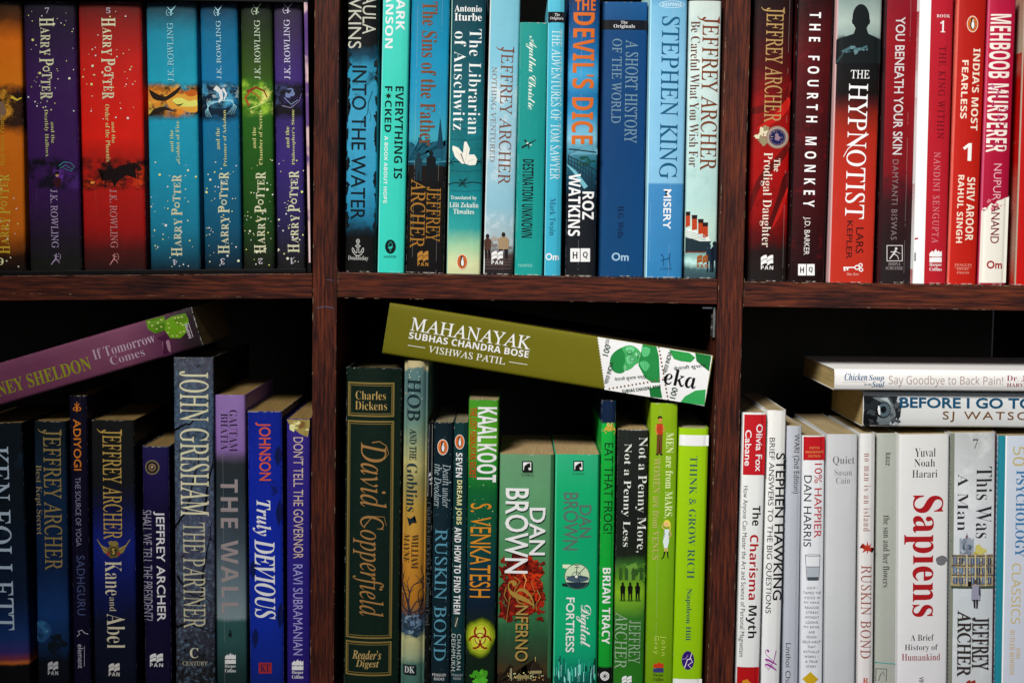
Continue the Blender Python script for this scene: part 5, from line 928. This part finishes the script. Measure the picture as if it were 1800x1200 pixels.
b.t(TI, '50', 'n', (1779.5, 1801, 784, 818), 'd', '#ac9c5c'); b.t(TI, 'PSYCHOLOGY', 's', (1783, 1803, 826, 978), 'd', '#386c98'); b.t(TI, 'CLASSICS', 'n', (1776, 1794, 989, 1095), 'd', '#b4a060'); b.t(AU, 'TOM', 's', (1784, 1793, 1136, 1156), 'd', '#b8a070'); b.t(AU, 'BUTLER-BOWDON', 's', (1773, 1783, 1105.5, 1185), 'd', '#b8a070')

b = Book('lying_paperback_book', 'white paperback lying flat on the lower right row with a close-up grey eye', 'R', 1, None, lying=((1516.5, 719), (1984, 723), 61), yd=.012, stops=[(700, '#c4c6c6')], depth=.112, group='books laid across the lower rows', mottle=.05, rough=.42, page='#c4ac78', k=1.15, wear=.8)
b.p(IL, '#1c2024', [(1518, 695), (1580, 696), (1584, 712), (1582, 732), (1572, 747), (1518, 746)]); b.p(IL, '#646c70', [(1533, 698), (1562, 697), (1572, 712), (1574, 730), (1564, 745), (1546, 746), (1538, 736), (1552, 722), (1548, 706)])
b.blobs(IL, ['#8c9498', '#a4acb0', '#484c50'], (1560, 1582, 698, 745), 16, 2, 5, 3); b.p(IL, '#98a4a8', [(1546, 700), (1560, 698), (1566, 712), (1560, 706)]); b.e(IL, '#0c1014', 1552, 720, 13, 14.5); b.e(IL, '#3c4c54', 1553, 720, 11, 12.5); b.e(IL, '#080a0c', 1552, 719, 5, 6); b.p(IL, '#e8ecec', [(1543, 712), (1546, 714), (1547, 728), (1544, 728), (1542, 720)])
for i in range(14): a = i * .45; b.ln(IL, '#78888c', .6, [(1553 + 6 * math.cos(a), 720 + 7 * math.sin(a)), (1553 + 10 * math.cos(a), 720 + 11.5 * math.sin(a))])
b.blobs(IL, ['#0c0e10', '#343a3e'], (1518, 1542, 698, 744), 14, 3, 8, 5); b.ln(IL, '#0c0e10', 1.4, [(1560, 698), (1570, 710), (1574, 726)], .6)
b.tl(TI, 'BEFORE I GO TO SLEEP', 'k', 1742, 708, 322, 18.5, '#0c4464'); b.tl(AU, 'SJ WATSON', 'g', 1744, 732, 176, 18.5, '#6c4418', 1.25)
b = Book('lying_paperback_book', 'thin white paperback lying on top of the flat eye-cover book, its pages cream', 'R', 1, None, lying=((1466.5, 667), (1950, 671), 37), yd=.004, stops=[(660, '#e0dedc')], depth=.12, group='books laid across the lower rows', mottle=.04, rough=.4, page='#d0b880', k=1.1)
b.tl(PL, 'Chicken', 'b', 1504, 662, 40, 13, '#1c5480'); b.tl(PL, 'Soup', 'b', 1540, 664.5, 27, 12, '#1c5480'); b.tl(PL, 'for the', 's', 1525, 675, 13, 4, '#344c68'); b.tl(PL, 'Soul', 'b', 1543, 675, 22, 10.5, '#1c5480'); b.ln(PL, '#a89c98', .6, [(1480, 671.5), (1524, 671)])
b.tl(TI, 'Say Goodbye to Back Pain!', 'n', 1662, 670, 201, 20, '#a09088'); b.tl(AU, 'Dr. Julie Silver', 't', 1820, 665, 102, 11, '#842c3c'); b.tl(AU, 'HARVARD MEDICAL', 's', 1822, 676.5, 106, 6.5, '#842c3c')


for bk in BOOKS: bk.build()

# ============================== the bookcase ==============================
def wood(axis, seed):
    m, nt, b = new_mat('wood_laminate', .38)
    tc = nt.nodes.new('ShaderNodeTexCoord').outputs['Object']
    mp = nt.nodes.new('ShaderNodeMapping'); mp.inputs['Location'].default_value = (seed, seed * .7, seed * .3); nt.links.new(tc, mp.inputs[0]); v = mp.outputs[0]
    st = (.05, 1, 1) if axis == 'x' else (1, 1, .05)
    f1 = noise(nt, v, 640, 5, .65, st); f2 = noise(nt, v, 1800, 3, .6, st); f3 = noise(nt, v, 75, 2, .5, (.2, 1, 1) if axis == 'x' else (1, 1, .2))
    f = math_node(nt, 'ADD', math_node(nt, 'MULTIPLY', f1, .75), math_node(nt, 'MULTIPLY', f2, .25))
    f = math_node(nt, 'ADD', f, math_node(nt, 'MULTIPLY', math_node(nt, 'SUBTRACT', f3, .5), .2))
    col = ramp(nt, f, [(.34, (.013, .0065, .0075, 1)), (.45, (.036, .012, .010, 1)), (.54, (.084, .021, .012, 1)), (.65, (.150, .034, .015, 1)), (.8, (.10, .025, .012, 1))])
    nt.links.new(col, b.inputs['Base Color'])
    bp = nt.nodes.new('ShaderNodeBump'); bp.inputs['Strength'].default_value = .25; bp.inputs['Distance'].default_value = .0004
    nt.links.new(f, bp.inputs['Height']); nt.links.new(bp.outputs[0], b.inputs['Normal'])
    nt.links.new(math_node(nt, 'MULTIPLY_ADD', f2, .3, .25), b.inputs['Roughness'])
    return m
def plain(name, col, rough=.6, metal=0, nz=.3, sc=120):
    m, nt, b = new_mat(name, rough); tc = nt.nodes.new('ShaderNodeTexCoord').outputs['Object']
    f = noise(nt, tc, sc, 4); c = col + (1,); d = tuple(x * (1 - nz) for x in col) + (1,)
    nt.links.new(mixc(nt, f, d, c), b.inputs['Base Color']); b.inputs['Metallic'].default_value = metal; return m
CHIP = plain('chipboard_edge', (.36, .25, .15), .8, sc=800, nz=.6); DARK = plain('dark_back_board', (.022, .012, .010), .5); BACK = plain('back_board', (.14, .13, .11), .8, sc=14, nz=.5); METAL = plain('bracket_metal', (.5, .5, .48), .3, .9)
DEP = .26
case = bpy.data.objects.new('bookcase', None); scene.collection.objects.link(case); case.location = (0, 0, 0); case.empty_display_size = .1
case['label'] = 'dark reddish brown wood grain bookcase holding all the books in six bays'; case['category'] = 'bookcase'
def quadbox(c4, y0, y1, bev=.0006):
    """box from four front corners (x, z), bevelled"""
    V = [(x, y0, z) for x, z in c4] + [(x, y1, z) for x, z in c4]
    bm = bmesh.new(); vs = [bm.verts.new(v) for v in V]
    for f in ((0, 1, 2, 3), (7, 6, 5, 4), (0, 4, 5, 1), (1, 5, 6, 2), (2, 6, 7, 3), (3, 7, 4, 0)): bm.faces.new([vs[i] for i in f])
    bmesh.ops.bevel(bm, geom=bm.edges[:], offset=bev, segments=2, affect='EDGES', profile=.6); bmesh.ops.recalc_face_normals(bm, faces=bm.faces)
    me = bpy.data.meshes.new('mesh'); bm.to_mesh(me); bm.free(); return me
def P2(px, py): p = W(px, py, 0); return (p.x, p.z)
def chips(parent, pts, seed, n, k=1.0):
    """pale chipped spots where the laminate edge has broken away"""
    rnd = random.Random(seed); V, Fc = [], []
    for _ in range(n):
        i = rnd.randrange(len(pts) - 1); f = rnd.random(); x = pts[i][0] + (pts[i + 1][0] - pts[i][0]) * f; z = pts[i][1] + (pts[i + 1][1] - pts[i][1]) * f
        dx, dz = pts[i + 1][0] - pts[i][0], pts[i + 1][1] - pts[i][1]; l = math.hypot(dx, dz); dx /= l; dz /= l
        L = rnd.uniform(.0006, .006) * k; t = rnd.uniform(.0001, .00035) * k; o = len(V); m = 7
        for q in range(m + 1):
            s_ = -L + 2 * L * q / m; w_ = t * math.sin(math.pi * q / m) * rnd.uniform(.4, 1.3)
            V += [(x + dx * s_ - dz * w_, -.00008, z + dz * s_ + dx * w_), (x + dx * s_ + dz * w_, -.00008, z + dz * s_ - dx * w_)]
        for q in range(m): Fc.append((o + 2 * q, o + 2 * q + 1, o + 2 * q + 3, o + 2 * q + 2))
    link('edge_chips', mesh_from(V, Fc), CHIP, parent)
def line(a, b, n=6): return [(a[0] + (b[0] - a[0]) * i / n, a[1] + (b[1] - a[1]) * i / n) for i in range(n + 1)]
ups = []
for i, (tl, tr, bl, br) in enumerate(((553, 596.5, 545, 586.5), (1276.5, 1320, 1243, 1288))):
    A, B, C, D = W(tl, 0, 0), W(tr, 0, 0), W(br, 1200, 0), W(bl, 1200, 0)
    def ext(P, Q, z): f = (z - P.z) / (Q.z - P.z); return (P.x + (Q.x - P.x) * f, z)
    zt, zb = .36, -.36
    c4 = [ext(A, D, zt), ext(B, C, zt), ext(B, C, zb), ext(A, D, zb)]; ups.append(c4)
    o = link('upright', quadbox(c4, 0, DEP), wood('z', 3 + i * 5), case)
    chips(o, line((c4[0][0] + .0003, c4[0][1]), (c4[3][0] + .0003, c4[3][1])), 5 + i, 46 if i else 24, .8); chips(o, line((c4[1][0] - .0003, c4[1][1]), (c4[2][0] - .0003, c4[2][1])), 9 + i, 26, .7)
def xat(edge, z):                # edge = (upright index, 0 left / 1 right)
    c = ups[edge[0]]; a, d = (c[0], c[3]) if edge[1] == 0 else (c[1], c[2]); f = (z - a[1]) / (d[1] - a[1]); return a[0] + (d[0] - a[0]) * f
XL, XR = W(-260, 600, 0).x, W(2060, 600, 0).x
TH = P2(900, 485)[1] - P2(900, 529)[1]
for lv, dz in ((BAYS, 0), (LOW, 0), (BAYS, .319)):
    for k, bay in enumerate('LMR'):
        (ax, ay), (bx, by) = lv[bay]; A, B = W(ax, ay, 0), W(bx, by, 0); sl = (B.z - A.z) / (B.x - A.x)
        zm = A.z + dz - TH / 2
        x0 = XL if bay == 'L' else xat((0 if bay == 'M' else 1, 1), zm) + .0004; x1 = XR if bay == 'R' else xat((0 if bay == 'L' else 1, 0), zm) - .0004
        za, zb = A.z + dz + sl * (x0 - A.x), A.z + dz + sl * (x1 - A.x)
        c4 = [(x0, za), (x1, zb), (x1, zb - TH), (x0, za - TH)]
        o = link('shelf_board', quadbox(c4, 0.0004 if bay != 'M' else .0002, DEP - .004), wood('x', 11 + k * 3 + dz * 9 + (2 if lv is LOW else 0)), case)
        if dz == 0: chips(o, line((x0, za - .0003), (x1, zb - .0003), 10), 21 + k, 60, .9); chips(o, line((x0, zb - TH + .0003), (x1, zb - TH + .0003), 10), 31 + k, 16, .7); chips(o, line((x0 + .0003, za), (x0 + .0003, za - TH)), 41 + k, 9, .8)
for i, x in enumerate((XL - .018, XR)):
    link('side_panel', quadbox([(x, .36), (x + .018, .36), (x + .018, -.36), (x, -.36)], 0, DEP), wood('z', 20 + i), case)
sx = W(152, 560, DEP).x; rx = W(1744, 600, DEP).x
for a, c, mt in ((XL - .018, sx, BACK), (sx + .0016, rx, BACK), (rx + .0016, XR + .018, DARK)):  # the right-hand sheet is darker than the other two
    link('back_panel', quadbox([(a, .36), (c, .36), (c, -.36), (a, -.36)], DEP, DEP + .004), mt, case)
link('joint_strip', quadbox([(sx - .001, .36), (sx + .003, .36), (sx + .003, -.36), (sx - .001, -.36)], DEP - .0015, DEP - .0002, .0002), plain('joint_tape', (.16, .14, .08)), case)
sc_mat = plain('scuff', (.10, .10, .16), .5)
def scuff(parent, pts, wd):
    V, Fc = [], []
    for i, (px, py) in enumerate(pts):
        a = W(px, py - wd / 2, 0); c = W(px, py + wd / 2, 0); V += [(a.x, -.0001, a.z), (c.x, -.0001, c.z)]
    for i in range(len(pts) - 1): Fc.append((2 * i, 2 * i + 1, 2 * i + 3, 2 * i + 2))
    link('scuff_mark', mesh_from(V, Fc), sc_mat, parent)
up0 = next(o for o in case.children if o.name.startswith('upright'))
scuff(up0, [(556, 541), (564, 540), (570, 538.6), (578, 539.5), (586, 541)], 1.6); scuff(up0, [(573, 492), (579, 491.5), (586, 493)], 1.0)
# metal corner bracket under the middle shelf, at the right upright
xb = xat((1, 0), P2(1250, 560)[1]); z1 = P2(1250, 541)[1]; z0 = P2(1250, 594)[1]
bm = bmesh.new()
for (a, c, y0, y1, q0, q1) in ((xb - .0022, xb - .0006, .006, .020, z0, z1), (xb - .010, xb - .0022, .010, .024, z1 - .0012, z1)):
    r_ = bmesh.ops.create_cube(bm, size=1.0)
    for v in r_['verts']: v.co = Vector(((a + c) / 2 + v.co.x * (c - a), (y0 + y1) / 2 + v.co.y * (y1 - y0), (q0 + q1) / 2 + v.co.z * (q1 - q0)))
bmesh.ops.bevel(bm, geom=bm.edges[:], offset=.0003, segments=2, affect='EDGES'); me = bpy.data.meshes.new('mesh'); bm.to_mesh(me); bm.free()
br_ = link('corner_bracket', me, METAL, case)
for q in (.3, .7):
    bm = bmesh.new(); bmesh.ops.create_uvsphere(bm, u_segments=12, v_segments=6, radius=.0022)
    for v in bm.verts: v.co = Vector((xb - .0024 + v.co.z * .4, .013 + v.co.x, z0 + (z1 - z0) * q + v.co.y))
    me = bpy.data.meshes.new('mesh'); bm.to_mesh(me); bm.free(); link('screw', me, METAL, br_)

# ============================== the black slipcase of the boxed set ==============================
sm, nt, bs = new_mat('slipcase_card', .45)
tc = nt.nodes.new('ShaderNodeTexCoord').outputs['Object']; wn = noise(nt, tc, 160, 5, .75)
nt.links.new(mixc(nt, math_node(nt, 'MULTIPLY', math_node(nt, 'SUBTRACT', wn, .66), 8, clamp=True), (.006, .006, .007, 1), (.3, .28, .26, 1)), bs.inputs['Base Color'])
case2 = bpy.data.objects.new('book_slipcase', None); scene.collection.objects.link(case2)
case2['label'] = 'worn black cardboard box with a pale pink right edge, holding the row of fantasy paperbacks'; case2['category'] = 'box'
zL, zR = shelf_z('L', W(0, 480, .006).x, 0), shelf_z('L', W(545, 480, .006).x, 0)
x0 = W(-60, 480, .006).x; xr = W(547, 470, .006).x; xrt = W(541, 0, .006).x
case2.location = ((x0 + xr) / 2, .006, zR); off = Vector(case2.location)
def scbox(name, c4, y0, y1, mt):
    o = link(name, quadbox([(x - off.x, z - off.z) for x, z in c4], y0 - off.y, y1 - off.y, .0003), mt, case2); return o
slope = (zR - zL) / (W(545, 480, .006).x - W(0, 480, .006).x); zz = lambda x: zL + slope * (x - W(0, 480, .006).x)
scbox('bottom_panel', [(x0, zz(x0) + .0032), (xr - .004, zz(xr) + .0032), (xr - .004, zz(xr) + .0003), (x0, zz(x0) + .0003)], .006, .145, sm)
zt = P2(0, -6)[1]
scbox('top_panel', [(x0, zt + .003), (xrt - .003, zt + .003), (xrt - .003, zt), (x0, zt)], .006, .145, sm)
scbox('side_panel', [(xrt - .0028, zt + .003), (xrt, zt + .003), (xr, zz(xr) + .0004), (xr - .0028, zz(xr) + .0004)], .0065, .145, sm)
pk, nt, bs = new_mat('worn_card_edge', .6); tc = nt.nodes.new('ShaderNodeTexCoord').outputs['Object']
nf = noise(nt, tc, 26, 3, .5); nt.links.new(ramp(nt, nf, [(.3, (.10, .04, .2, 1)), (.48, (.16, .08, .26, 1)), (.52, (.75, .5, .52, 1)), (.7, (.8, .6, .6, 1))]), bs.inputs['Base Color'])
e0, e1 = W(536.5, 4, .005).x, W(543.5, 462, .005).x; zb_ = P2(540, 462)[1]
scbox('worn_edge', [(xrt - .0028, zt), (xrt - .0001, zt), (xr - .0004, zb_), (xr - .0018, zb_)], .0056, .0064, pk)
